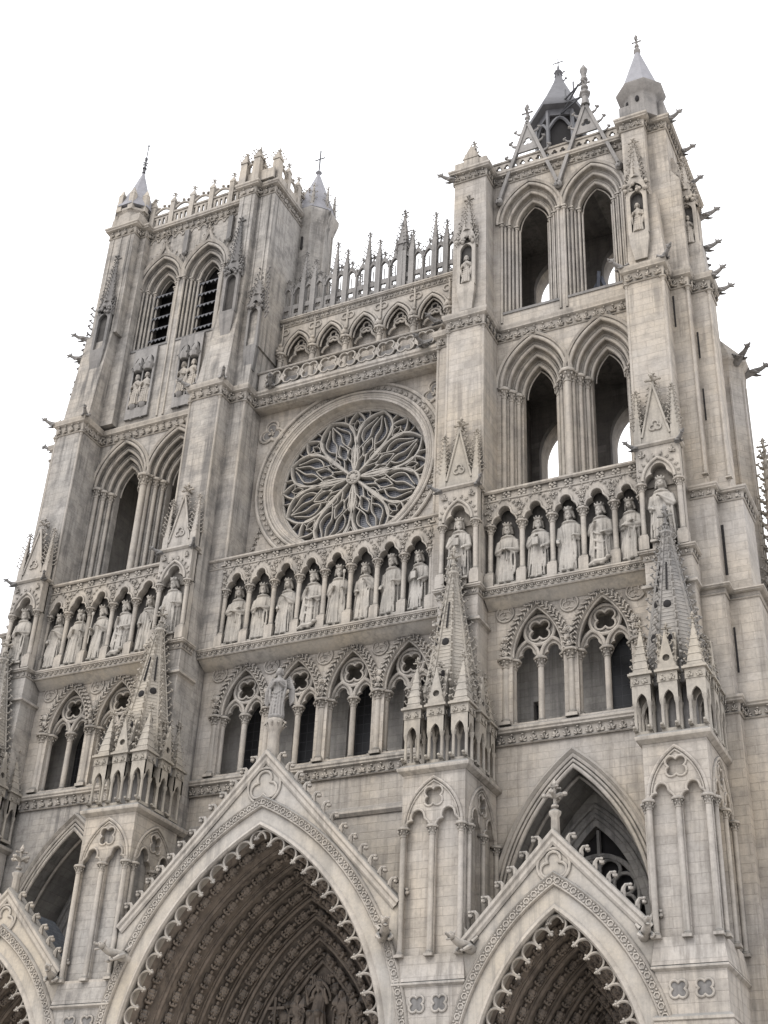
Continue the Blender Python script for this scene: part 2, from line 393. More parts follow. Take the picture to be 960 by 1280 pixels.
VOID = plain('void_shade', (.028, .026, .026), .9, 0, .3, 2)
GROUND = plain('paving_stone', (.36, .345, .325), .85, 0, .2, 2, .2)
def glass_mat():
    m, nt, b = nodes('leaded_glass'); L = nt.links
    g = N(nt, 'ShaderNodeNewGeometry'); sp = N(nt, 'ShaderNodeSeparateXYZ'); L.new(g.outputs['Position'], sp.inputs[0])
    uv = N(nt, 'ShaderNodeCombineXYZ'); L.new(sp.outputs[0], uv.inputs[0]); L.new(sp.outputs[2], uv.inputs[1])
    br = N(nt, 'ShaderNodeTexBrick', Scale=1.0); L.new(uv.outputs[0], br.inputs['Vector']); br.offset = 0.0
    br.inputs['Brick Width'].default_value = .42; br.inputs['Row Height'].default_value = .115; br.inputs['Mortar Size'].default_value = .018
    br.inputs['Color1'].default_value = (.075, .080, .098, 1); br.inputs['Color2'].default_value = (.115, .12, .138, 1); br.inputs['Mortar'].default_value = (.27, .27, .285, 1)
    L.new(br.outputs['Color'], b.inputs['Base Color']); b.inputs['Roughness'].default_value = .35; b.inputs['Specular IOR Level'].default_value = .4
    bp = N(nt, 'ShaderNodeBump', Strength=.5, Distance=.02); L.new(br.outputs['Fac'], bp.inputs['Height']); L.new(bp.outputs[0], b.inputs['Normal'])
    return m
GLASS = glass_mat()
GLASS_DARK = GLASS.copy(); GLASS_DARK.name = 'dark_leaded_glass'
for _n in GLASS_DARK.node_tree.nodes:
    if _n.type == 'TEX_BRICK':
        _n.inputs['Brick Width'].default_value = .34; _n.inputs['Row Height'].default_value = .42
        for _k, _c in (('Color1', .016), ('Color2', .024), ('Mortar', .05)): _n.inputs[_k].default_value = (_c, _c, _c*1.06, 1)
def slate_mat():
    m, nt, b = nodes('roof_slate'); L = nt.links
    g = N(nt, 'ShaderNodeNewGeometry'); sp = N(nt, 'ShaderNodeSeparateXYZ'); L.new(g.outputs['Position'], sp.inputs[0])
    uv = N(nt, 'ShaderNodeCombineXYZ'); L.new(sp.outputs[1], uv.inputs[0]); L.new(sp.outputs[2], uv.inputs[1])
    br = N(nt, 'ShaderNodeTexBrick', Scale=1.0); L.new(uv.outputs[0], br.inputs['Vector'])
    br.inputs['Brick Width'].default_value = .26; br.inputs['Row Height'].default_value = .16; br.inputs['Mortar Size'].default_value = .008
    br.inputs['Color1'].default_value = (.085, .095, .11, 1); br.inputs['Color2'].default_value = (.13, .14, .155, 1); br.inputs['Mortar'].default_value = (.04, .04, .045, 1)
    L.new(br.outputs['Color'], b.inputs['Base Color']); b.inputs['Roughness'].default_value = .55
    bp = N(nt, 'ShaderNodeBump', Strength=.5, Distance=.02, invert=True); L.new(br.outputs['Fac'], bp.inputs['Height']); L.new(bp.outputs[0], b.inputs['Normal'])
    return m
SLATE = slate_mat()

# ------------------------------------------------------------------ the cathedral
CATH = bpy.data.objects.new('cathedral', None); COL.objects.link(CATH)
tag(CATH, 'pale weathered limestone Gothic cathedral front with two towers, rose window and deep portals', 'cathedral')
def part(name, mb, mat, s=1, parent=None, smooth=35.0): return put(name, mb, mat, parent or CATH, mirror=(s < 0), smooth=smooth)
def T(x, y, z=0, rz=0): return Matrix.Translation((x, y, z)) @ Matrix.Rotation(radians(rz), 4, 'Z')
def rectpath(x0, x1, y0, y1): return [(x0, y1), (x0, y0), (x1, y0), (x1, y1)]

def blind_panel(W):
    """two trefoil-headed blind lights under a pointed arch with a quatrefoil; front plane at y=0, z in scene heights"""
    mb = MB(); hw = W/4-.15; q = W/4-.02
    holes = [trefoil_head(c, 16.98, hw, 12.62) for c in (-q, q)]+[foil(0, 18.08, .38)]
    mb.slab(rect(-W/2, W/2, 12.5, 19.0), holes, 0, .17)
    mb.sweep(arch(0, 17.0, W/2-.10, 1.78, 12), ROLL(0, .06, .02))
    mb.sweep(arch(0, 17.0, W/2-.20, 1.64, 12), ROLL(0, .03, .02))
    for c in (-q, q): mb.sweep(trefoil_head(c, 16.98, hw+.03), ROLL(0, .045, .02))
    mb.sweep(foil(0, 18.08, .42), ROLL(0, .04, .01), closed=True)
    return mb, (-W/2+.11, 0, W/2-.11)

_aed = {}
def aedicule_mesh(kind):
    if kind in _aed: return _aed[kind]
    mb = MB(); a = .25
    mb.box(-a-.06, a+.06, -a-.06, a+.06, 0, .12)
    for x in (-a, a):
        for y in (-a, a):
            mb.lathe([(.085, .12), (.06, .2), (.055, 1.0), (.075, 1.04), (.095, 1.16), (.1, 1.2)], x, y, 7)
    w = a+.075
    for r in range(4):
        sub = MB(); o = [(-w, 1.16)]+[(p[0], p[1]) for p in arch(0, 1.16, a-.07, .34, 5)]+[(w, 1.16), (w, 1.8), (-w, 1.8)]
        sub.slab(o, [], 0, .1); mb.merge(sub, Matrix.Rotation(r*pi/2, 4, 'Z') @ Matrix.Translation((0, -w, 0)))
    mb.box(-w-.02, w+.02, -w-.02, w+.02, 1.8, 2.16)
    pth = [(-w, w), (-w, -w), (w, -w), (w, w), (-w, w)]
    for p, q in zip(pth, pth[1:]):
        d = (Vector(q)-Vector(p)).normalized(); o = Vector((d.y, -d.x))*.03
        leaf_run(mb, (p[0]+o.x, p[1]+o.y), (q[0]+o.x, q[1]+o.y), 1.84, .26, .26)
    mb.box(-w-.10, w+.10, -w-.10, w+.10, 2.16, 2.24); mb.box(-w-.05, w+.05, -w-.05, w+.05, 2.24, 2.3)
    if kind == 'pyramid':
        spire(mb, 0, 0, 2.3, 3.95, .40, .05, 4, .27, .13, pi/4)
        for k in range(4):     # tile-like courses on the faces
            z = 2.45+k*.3; r = .40-.35*(k*.3+.15)/1.65
            mb.lathe([(r+.02, z), (r-.04, z+.1)], 0, 0, 4, pi/4)
        finial(mb, 0, 0, 3.85, .62, .26)
    else:
        for r in range(4):
            sub = MB(); sub.slab([(-w, 2.3), (w, 2.3), (0, 3.75)], [circ(0, 2.68, .13, 12)], 0, .1)
            for sgn in (-1, 1):
                for k in range(4):
                    t = (k+.6)/4.4; crocket(sub, (sgn*w*(1-t), .05, 2.3+1.45*t), (sgn*.97, 0, .25), (0, 0, 1), .14)
            mb.merge(sub, Matrix.Rotation(r*pi/2, 4, 'Z') @ Matrix.Translation((0, -w, 0)))
        mb.lathe([(w*1.1, 2.3), (.08, 3.5)], 0, 0, 4, pi/4); finial(mb, 0, 0, 3.6, .6, .26)
    for x in (-a, a):
        mb.blob((x, -a-.12, .16), (.10, .15, .09)); mb.blob((x, -a-.26, .20), (.07, .08, .07))
    me = mb.mesh('aedicule', 40); _aed[kind] = me; return me

def spire_mb(cx, cy):
    mb = MB(); z0, z1, r0 = 21.5, 28.0, 1.18
    mb.lathe([(r0, z0), (.10, z1)], cx, cy, 8, pi/8)
    # sunk panels: raised ribs on the eight arrises carry the crockets
    for k in range(8):
        a = pi/8+k*pi/4; d = Vector((cos(a), sin(a), 0))
        mb.tube([Vector((cx, cy, z0))+d*r0, Vector((cx, cy, z1))+d*.10], [.075, .05], 5)
        m = 19
        for i in range(m):
            t = (i+.5)/m; crocket(mb, Vector((cx, cy, z0+(z1-z0)*t))+d*(r0+(.10-r0)*t+.03), d, (0, 0, 1), .23*(1-.3*t))
    for i in range(40):                     # scale courses
        t = i/40; z = z0+(z1-z0)*t; r = (r0+(.10-r0)*t)
        mb.lathe([(r+.012, z), (r-.01, z+.07)], cx, cy, 8, pi/8)
    finial(mb, cx, cy, 27.8, 1.25, .42)
    mb.lathe([(.16, 27.55), (.24, 27.7), (.22, 27.8), (.12, 27.9)], cx, cy, 8)
    return mb

def niche_gable(cx, yf):
    """gabled canopy over a pier niche with side pinnacles"""
    mb = MB()
    mb.slab([(cx-.82, 32.1), (cx+.82, 32.1), (cx+.82, 32.5), (cx+.52, 32.5), (cx, 34.95), (cx-.52, 32.5), (cx-.82, 32.5)], [], yf, yf+.3)
    mb.sweep(foil(cx, 32.95, .25, 3, -pi/6, 7), ROLL(0, .04, .02), y=yf, closed=True)
    for sg in (-1, 1):
        mb.sweep([(cx+sg*.56, 32.5), (cx, 35.0)] if sg > 0 else [(cx-.56, 32.5), (cx, 35.0)], ROLL(0, .05, .02), y=yf)
        for k in range(8):
            t = (k+.5)/8.2; crocket(mb, (cx+sg*(.56*(1-t)), yf+.1, 32.5+2.45*t), (sg*.97, 0, .2), (0, 0, 1), .20)
        px = cx+sg*.74
        mb.box(px-.15, px+.15, yf-.03, yf+.32, 32.09, 32.85)
        spire(mb, px, yf+.15, 32.85, 34.75, .21, .04, 4, .21, .17, pi/4); finial(mb, px, yf+.15, 34.55, .5, .24)
    mb.frustum(cx-.8, cx+.8, yf+.25, -1.6, 32.05, cx-.45, cx+.45, -1.75, -1.6, 34.2)
    finial(mb, cx, yf+.14, 34.75, 1.05, .48)
    for i in range(3):
        leaf(mb, (cx-.5+.5*i, yf-.03, 32.0), Vector((0, -1, 0)), .26, .34)
    return mb

def buttress(s, outer):
    if outer: lx0, lx1, ux0, ux1, mx0, mx1, sx, nx = 14.55, 16.70, 14.42, 16.08, 14.55, 16.35, 15.56, 15.36
    else: lx0, lx1, ux0, ux1, mx0, mx1, sx, nx = 5.78, 8.18, 6.06, 7.84, 6.08, 7.80, 6.97, 6.95
    lcx, W = (lx0+lx1)/2, lx1-lx0
    mb = MB()
    mb.box(lx0+.17, lx1-.17, -3.73, .3, 12.3, 19.02)
    mb.frustum(lx0-.10, lx1+.10, -4.02, .2, 11.76, lx0, lx1, -3.9, .2, 12.52)
    mb.box(lx0-.02, lx1+.02, -3.94, .2, 10.3, 11.62)
    mb.box(lx0-.12, lx1+.12, -4.02, .2, 0.0, 10.12)
    mb.box(mx0, mx1, -2.0, .6, 19.1, 27.3)
    mb.box(ux0, ux1, -1.65, .5, 27.3, 41.2)
    if not outer: mb.box(5.19, ux0+.05, -.76, 1.0, 27.3, 41.2)
    else:
        for (z0, z1, ax, ay, bx, by, bb) in ((30.5, 41.2, 16.87, -.58, 17.66, .0, 1.12), (25.8, 30.5, 17.12, -.85, 18.1, -.25, 1.7), (21.5, 25.8, 17.25, -1.25, 18.35, -.6, 2.2)):
            mb.box(ux1-.2, ax, ay, 3.0, z0, z1); mb.box(ax-.1, bx, by, bb, z0, z1)
        mb.box(16.0, 17.30, -1.05, 3.0, 0, 21.5); mb.box(17.2, 20.5, -.45, 3.0, 0, 21.5)
    B = part('buttress', mb, WALL if s > 0 else WALL_OLD, s)
    if outer:
        p = lambda ax, ay, bx, by, bb, x0: [(x0, ay), (ax, ay), (ax, by), (bx, by), (bx, bb), (ax, bb)]
        cornice(B, p(16.87, -.58, 17.66, .0, 1.12, 16.2) and p(17.12, -.85, 18.1, -.25, 1.7, 16.2), 30.0, 30.65, mirror=s < 0, o=.2)
        cornice(B, p(17.25, -1.25, 18.35, -.6, 2.2, 16.3), 25.5, 25.92, mirror=s < 0, leafy=False, o=.25)
        cornice(B, [(16.7, -1.05), (17.30, -1.05), (17.30, -.45), (20.5, -.45)], 20.85, 21.62, mirror=s < 0, o=.22)
        for x, y, z0, z1, ww in ((16.16, -.60, 38.9, 40.6, .07), (17.16, -.27, 26.8, 29.0, .10), (16.93, -.02, 37.4, 38.8, .07), (16.93, -.02, 34.2, 35.8, .06), (17.30, -.62, 22.6, 24.4, .07)):
            sl = MB(); sl.box(x, x+ww, y, y+.05, z0, z1); part('slit_window', sl, VOID, s, B)
        for x, y in ((16.84, -.60), (17.63, -.02)):
            colonnette(B, s*x, y, 31.2, 40.94, .075, n=7, detail=False, name='angle_shaft')
    # ledges
    R4 = rectpath(lx0, lx1, -3.92, .2)
    for pth, pf in ((R4, [(-.3, 11.58), (.02, 11.58), (.12, 11.66), (.12, 11.72), (.0, 11.80), (-.3, 11.80)]),
                    (R4, [(-.3, 10.08), (.04, 10.08), (.14, 10.16), (.14, 10.24), (.0, 10.36), (-.3, 10.36)]),
                    (rectpath(lx0, lx1, -3.9, -.5), [(-.6, 18.95), (.02, 18.95), (.08, 19.0), (.18, 19.06), (.2, 19.12), (.2, 19.18), (.05, 19.3), (-.6, 19.34)]),
                    (rectpath(mx0, mx1, -2.0, -.8), [(-.3, 25.66), (.0, 25.66), (.05, 25.74), (.15, 25.78), (.15, 25.88), (-.02, 26.02), (-.3, 26.02)])):
        hb = MB(); hb.hsweep(pth, pf); part('ledge', hb, STONE, s, B)
    cornice(B, rectpath(mx0, mx1, -2.0, -1.2), 26.95, 27.45, 'carved_band', .2, True, .3, s < 0)
    # blind arcading
    for W_, tr in ((W, T(lcx, -3.9)), (2.75, T(lx1, -2.35, 0, 90)), (2.75, T(lx0, -2.35, 0, -90))):
        pb = MB(); pm, cs = blind_panel(W_); pb.merge(pm, tr); part('blind_arcade', pb, WALL, s, B)
        for c in cs:
            q = tr @ Vector((c, -.04, 0)); put('arcade_shaft', column_mesh(17.0-12.55, .10), STONE, B, (s*q.x, q.y, 12.55))
    for dx in (-.40, .40):
        qb = MB(); qb.sweep(foil(lcx+dx, 11.05, .31), ROLL(0, .045, .0), y=-3.95, closed=True); part('quatrefoil_frame', qb, STONE, s, B)
        qb = MB(); qb.slab(foil(lcx+dx, 11.05, .29), [], -3.945, -3.93); part('quatrefoil_shade', qb, STONE_DARK, s, B)  # flat dark plate paints the shade of a sunk quatrefoil
    # pinnacle cluster
    cb = MB(); cb.box(sx-.72, sx+.72, -3.25, -1.75, 19.2, 21.75); cb.box(sx-1.15, sx+1.15, -3.62, -1.4, 21.15, 21.5)
    part('pinnacle_core', cb, STONE_DARK, s, B)
    for k, (dx, y, kind) in enumerate(((-.94, -3.55, 'pyramid'), (.94, -3.55, 'pyramid'), (0, -3.58, 'gablet'), (.97, -2.5, 'gablet'), (-.97, -2.5, 'gablet'), (.94, -1.45, 'pyramid'), (-.94, -1.45, 'pyramid'))):
        put('aedicule', aedicule_mesh(kind), SPIRE_PALE, B, (s*(sx+dx), y, 19.32))
    sp = part('spire', spire_mb(sx, -2.5), SPIRE_GREY if (outer and s > 0) else SPIRE_PALE, s, B)
    for k, (zz, kk) in enumerate(((23.2, 5), (23.0, 6), (24.6, 5), (24.45, 6))):
        ob = MB(); r = 1.18-1.08*(zz-21.5)/6.5; a = kk*pi/4; rr = r*cos(pi/8)+.015
        ob.blob((sx+rr*cos(a), -2.5+rr*sin(a), zz), (.15, .05, .17), Matrix.Rotation(a+pi/2, 3, 'Z'), ICO2); part('opening_shade', ob, VOID, s, B)  # near-black discs on the spire faces paint the dark of holes
    for kk in (5, 6):
        ob = MB(); r = (1.18-1.08*(25.6-21.5)/6.5)*cos(pi/8); a = kk*pi/4
        ob.tube([(sx+(r+.13)*cos(a), -2.5+(r+.13)*sin(a), 25.1), (sx+(r-.10)*cos(a), -2.5+(r-.10)*sin(a), 26.3)], .038, 4); part('slot_shade', ob, VOID, s, B)  # near-black bar on the face, painted dark of a slot
    # niche on the pier with its gable
    nb = MB(); w = .86; yf = -2.15
    nb.slab(rect(nx-w, nx+w, 30.35, 32.1), [], -1.75, -1.6)
    nb.slab([(nx-w, 30.35)]+trefoil_head(nx, 30.40, .56)[0:]+[(nx+w, 30.35), (nx+w, 32.1), (nx-w, 32.1)], [], yf, -1.68)
    nb.sweep(arch(nx, 30.42, .60, .95, 8), ROLL(.03, .06, .03), y=yf)
    for i in range(9):
        pth = resample(arch(nx, 30.42, .75, 1.12, 8), .25)
    for p, d in pth: leaf(nb, (p[0], yf-.01, p[1]), Vector((0, -1, 0)), .2, .2, Vector((-d[1], 0, d[0])))
    for sg in (-1, 1):
        nb.box(nx+sg*w-.1 if sg > 0 else nx-w, nx+w if sg > 0 else nx-w+.1, -1.95, -1.6, 27.4, 30.4)
        leaf(nb, (nx+sg*.6, yf-.02, 31.5), Vector((0, -1, 0)), .4, .35)
    nb.hsweep(rectpath(nx-w, nx+w, yf, -1.6), [(-.1, 31.98), (.03, 31.98), (.12, 32.06), (.12, 32.14), (0, 32.2), (-.1, 32.2)])
    nb.box(nx-.42, nx+.42, -2.15, -1.6, 27.4, 27.68)
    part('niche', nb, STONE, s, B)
    for sg in (-1, 1): 
        colonnette(B, s*(nx+sg*.74), yf+.14, 27.95, 30.38, .105)
        pd = MB(); pd.box(nx+sg*.74-.2, nx+sg*.74+.2, yf-.05, yf+.36, 27.4, 27.95); part('pedestal', pd, STONE, s, B)
        gargoyle(B, s*(nx+sg*.8), yf+.05, 32.02, s*sg*38, .62)
    part('gable', niche_gable(nx, yf+.05), SPIRE_PALE if s > 0 else STONE, s, B)
    # angle shafts of the upper pier
    for x, y in ((ux1-.03, -1.62), (ux0+.03, -1.62)):
        colonnette(B, s*x, y, 31.9, 40.94, .07, n=7, detail=False, name='angle_shaft')
    if not outer: colonnette(B, s*5.22, -.73, 31.5, 40.94, .07, n=7, detail=False, name='angle_shaft')
    return B
BUT = {(s, o): buttress(s, o) for s in (1, -1) for o in (False, True)}

# ---- gallery of kings
def king_gallery(xs, y, x_ends, s=1):
    """xs column positions left to right, y front plane"""
    a, b = x_ends
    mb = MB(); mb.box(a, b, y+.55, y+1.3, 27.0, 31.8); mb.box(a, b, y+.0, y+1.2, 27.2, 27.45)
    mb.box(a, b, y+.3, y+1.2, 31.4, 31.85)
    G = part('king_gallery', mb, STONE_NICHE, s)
    cv = MB(); yb_ = y+(.55 if abs(a) > 7 else .70)
    cv.loft([[(x, yb_, 26.62), (x, y+.28, 26.80), (x, y+.05, 26.97), (x, yb_, 26.97)] for x in (a+.01, b-.01)]); part('cove', cv, GABLE, s, G)
    bd = MB(); bd.hsweep([(a, y), (b, y)], CORN(26.95, 27.45, .16))
    n = int((b-a)/.27)
    for i in range(n):
        x = a+(b-a)*(i+.5)/n
        bd.tube([(x+.1*cos(t), y-.07, 27.17+.09*sin(t)) for t in [k*pi/3 for k in range(6)]], .028, 4); bd.blob((x, y-.07, 27.17), (.05, .05, .05))
    part('carved_band', bd, STONE, s, G)
    ab = MB(); outer = [(a, 30.32)]
    for x0, x1 in zip(xs, xs[1:]):
        c, hw = (x0+x1)/2, (x1-x0)/2-.17
        outer += [(c-hw, 30.32)]+trefoil_head(c, 30.36, hw)+[(c+hw, 30.32)]
    outer += [(b, 30.32), (b, 31.45), (a, 31.45)]
    ab.slab(outer, [], y, y+.36)
    for x0, x1 in zip(xs, xs[1:]):
        c, hw = (x0+x1)/2, (x1-x0)/2
        ab.sweep(trefoil_head(c, 30.36, hw-.15), ROLL(0, .04, .02), y=y)
        for p, d in resample(arch(c, 30.40, hw-.04, .98, 8), .2):
            leaf(ab, (p[0], y-.02, p[1]), Vector((0, -1, 0)), .2, .2, Vector((-d[1], 0, d[0])))
    for x in xs:
        if a+.1 < x < b-.1:
            for k in range(3): leaf(ab, (x+RND.uniform(-.1, .1), y-.02, 30.5+.3*k), Vector((0, -1, 0)), .3, .3)
    part('arcade', ab, STONE, s, G)
    rb = MB(); rb.box(a, b, y+.06, y+.34, 31.42, 31.8); rb.hsweep([(a, y), (b, y)], [(-.3, 31.78), (.04, 31.78), (.1, 31.84), (.1, 31.92), (.0, 31.97), (-.3, 31.97)])
    rb.hsweep([(a, y), (b, y)], [(-.2, 31.38), (.03, 31.38), (.05, 31.42), (.03, 31.46), (-.2, 31.46)])
    m = max(2, round((b-a)/.64))
    for i in range(m):
        x = a+(b-a)*(i+.5)/m
        for q in (-1, 1):
            for r in (-1, 1): rb.blob((x+q*.09, y+.03, 31.62+r*.085), (.10, .08, .085), Matrix.Rotation(q*r*.7, 3, 'Y'))
        rb.blob((x, y, 31.62), .07)
    part('parapet', rb, STONE, s, G)
    for x in xs:
        colonnette(G, s*x, y+.19, 27.98, 30.36, .115, cap=.42)
        pd = MB(); pd.box(x-.2, x+.2, y-.035, y+.42, 27.43, 27.98); part('pedestal', pd, STONE, s, G)
    return G
KX_TOWER = [8.15+1.29*i for i in range(6)]
KX_MID = [-5.10+1.275*i for i in range(9)]
for s in (1, -1): king_gallery([8.06]+KX_TOWER[1:5]+[14.46], -1.5, (7.84, 14.5), s)
king_gallery(KX_MID, -.74, (-6.05, 6.05))

# ---- triforium gallery behind the kings' feet
def tri_gallery(cs, y, x_ends, s=1, pitch=2.62, back='glass'):
    a, b = x_ends; hw = 1.04; rise = 2.08; zs = 24.45
    mb = MB(); holes = [arch(c, zs, hw, rise, 12, 21.72)[:] for c in cs]
    mb.slab(rect(a, b, 21.6, 27.0), holes, y, y+.34)
    mb.slab(rect(a, b, 26.4, 27.0), [], y+.36, y+2.2)     # ceiling of the passage
    mb.box(a, b, y+.02, y+2.2, 21.3, 21.66)
    G = part('triforium', mb, WALL, s)
    # foliate archivolts
    xs_ = [c-pitch/2 for c in cs]+[cs[-1]+pitch/2]
    for c in cs:
        fb = MB(); P = arch(c, zs, hw, rise, 14)
        fb.sweep(P, [(.0, .02), (.05, .11), (.12, .07), (.30, .10), (.36, .02), (.30, -.08), (.04, -.08)], y=y)
        fb.sweep(P, ROLL(-.02, .06, -.02), y=y)
        for q, d in resample(arch(c, zs, hw+.17, conc(hw, rise, .17), 14), .22):
            out = Vector((-d[1], 0, d[0])); t = Vector((d[0], 0, d[1]))
            for k in (-1, 1): fb.blob((q[0]+out.x*.08*k+t.x*.05*k, y-.12, q[1]+out.z*.08*k+t.z*.05*k), (.05, .06, .12), Matrix.Rotation(atan2(d[0], d[1])+k*.8, 3, 'Y'))
            fb.blob((q[0]+out.x*.17, y-.12, q[1]+out.z*.17), (.06, .05, .06)); fb.blob((q[0]-t.x*.1, y-.15, q[1]-t.z*.1), (.045, .05, .045))
        part('foliate_archivolt', fb, STONE, s, G)
    for x in xs_:
        if a+.1 < x < b-.1:
            fb = MB()
            for k in range(3):
                fb.blob((x+RND.uniform(-.05, .05), y-.12, 24.6+.3*k), (.15+.04*k, .12, .19)); leaf(fb, (x+RND.uniform(-.12, .12), y-.2, 24.5+.3*k), Vector((0, -1, 0)), .34, .3)
            part('carved_corbel', fb, STONE, s, G)
        tb = MB(); x = min(max(x, a+.42), b-.42)
        tb.sweep(circ(x, 26.42, .36, 18), ROLL(0, .05, .02), y=y, closed=True)
        tb.sweep(foil(x, 26.42, .29, 3, pi/2), ROLL(0, .04, .01), y=y, closed=True)
        leaf(tb, (x, y-.01, 26.32), Vector((0, -1, 0)), .22, .22); part('roundel', tb, STONE, s, G)
    yt = y+.30
    for c in cs:
        r = MB()
        r.slab(circ(c, 25.60, .66, 26), [foil(c, 25.60, .47)], yt, yt+.16)
        r.sweep(circ(c, 25.60, .62, 26), ROLL(0, .085, .02), y=yt, closed=True)
        r.sweep(foil(c, 25.60, .50), ROLL(0, .05, .03), y=yt, closed=True)
        for q in (-1, 1):
            cc = c+q*.53
            r.slab([(cc-.53, 24.44)]+arch(cc, 24.44, .53, .82, 8)[1:-1]+[(cc+.53, 24.44)]+trefoil_head(cc, 24.42, .40)[::-1], [], yt, yt+.16)
            r.sweep(arch(cc, 24.44, .49, .76, 8), ROLL(0, .08, .03), y=yt)
        part('tracery', r, STONE, s, G)
    for c in cs: colonnette(G, s*c, yt+.05, 21.66, 24.46, .125, cap=.42)
    for x in xs_:
        for dx, dy in ((-.20, .30), (.20, .30), (0, .06)):
            if a-.1 < x+dx < b+.1: colonnette(G, s*(x+dx), y+dy, 21.66, 24.46, .15, cap=.42, name='clustered_column')
    # back wall of the passage
    bw = MB(); yb = y+1.5
    wins = []
    if back == 'glass':
        for c in cs: wins.append(arch(c, 24.3, .86, 1.5, 8, 21.75))
    else:
        wins.append(arch(cs[-1]+.25, 24.3, .62, 1.3, 8, 21.75))
        wins.append(rect(cs[0]-.75, cs[0]-.45, 21.9, 23.2))
    bw.slab(rect(a, b, 21.5, 27.0), wins, yb, yb+.5)
    part('passage_wall', bw, INSIDE, s, G)
    for c in (cs if back == 'glass' else (cs[-1]+.25, cs[0]-.6)):
        gl = MB(); gl.box(c-.95, c+.95, yb+.40, yb+.44, 21.6, 26.6); part('window_glass', gl, GLASS_DARK, s, G)
    # base cornice
    cornice(G, [(a, y), (b, y)], 20.85, 21.66, mirror=s < 0, o=.2, step=.42)
    return G
for s in (1, -1): tri_gallery([9.87, 12.52], -.92, (7.75, 14.6), s, 2.65, 'blocked')
tri_gallery([-3.93, -1.31, 1.31, 3.93], -.02, (-6.1, 6.1), 1, 2.62)
wb = MB(); wb.slab([(-6.1, 8), (-5.3, 8)]+arch(0, 9, 5.3, 8.55, 18)+[(5.3, 8), (6.1, 8), (6.1, 20.9), (-6.1, 20.9)], [], .05, 1.2); wb.hsweep([(-5.9, .05), (5.9, .05)], [(-.1, 19.2), (.05, 19.2), (.14, 19.32), (.14, 19.4), (0, 19.6), (-.1, 19.6)])
for x in (4.7, -4.7): wb.tube([(x, .1, 20.35), (x, -.25, 20.35)], .12, 8)
part('lower_wall', wb, WALL)

# ---- towers
def orders(mb, cs, zs, hw, rise, x0, x1, z0, z1, zsill, y, step, n, dep, drop=.0, back=.35):
    """recessed orders: n wall slabs, each with smaller arched openings, starting at plane y"""
    for i in range(n):
        d = -step*i; yy = y+dep*i
        holes = [arch(c, zs-drop*i, hw+d, conc(hw, rise, d), 12, zsill) for c in cs]
        if i == 0: mb.slab(rect(x0, x1, z0, z1), holes, yy, yy+dep)
        else:
            mb.slab(rect(x0+.01*i, x1-.01*i, z0+.01*i, z1-.01*i), holes, yy+.002, yy+dep+(back if i == n-1 else 0))
def hoods(mb, cs, zs, hw, rise, y, step, n, dep, drop=0., r=.085):
    for i in range(n):
        d = -step*i; yy = y+dep*i
        for c in cs:
            P = arch(c, zs-drop*i, hw+d, conc(hw, rise, d), 14)
            mb.sweep(P, ROLL(.02, r, -.02), y=yy)
            if i == 0: mb.sweep(arch(c, zs, hw+.2, conc(hw, rise, .2), 14), [(-.06, -.05), (-.06, .06), (.04, .12), (.10, .05), (.10, -.05)], y=yy)
            P2 = arch(c, zs-drop*i, hw+d-step*.5, conc(hw, rise, d-step*.5), 14)
            mb.sweep(P2, ROLL(0, r*.45, .0), y=yy+dep*.98)

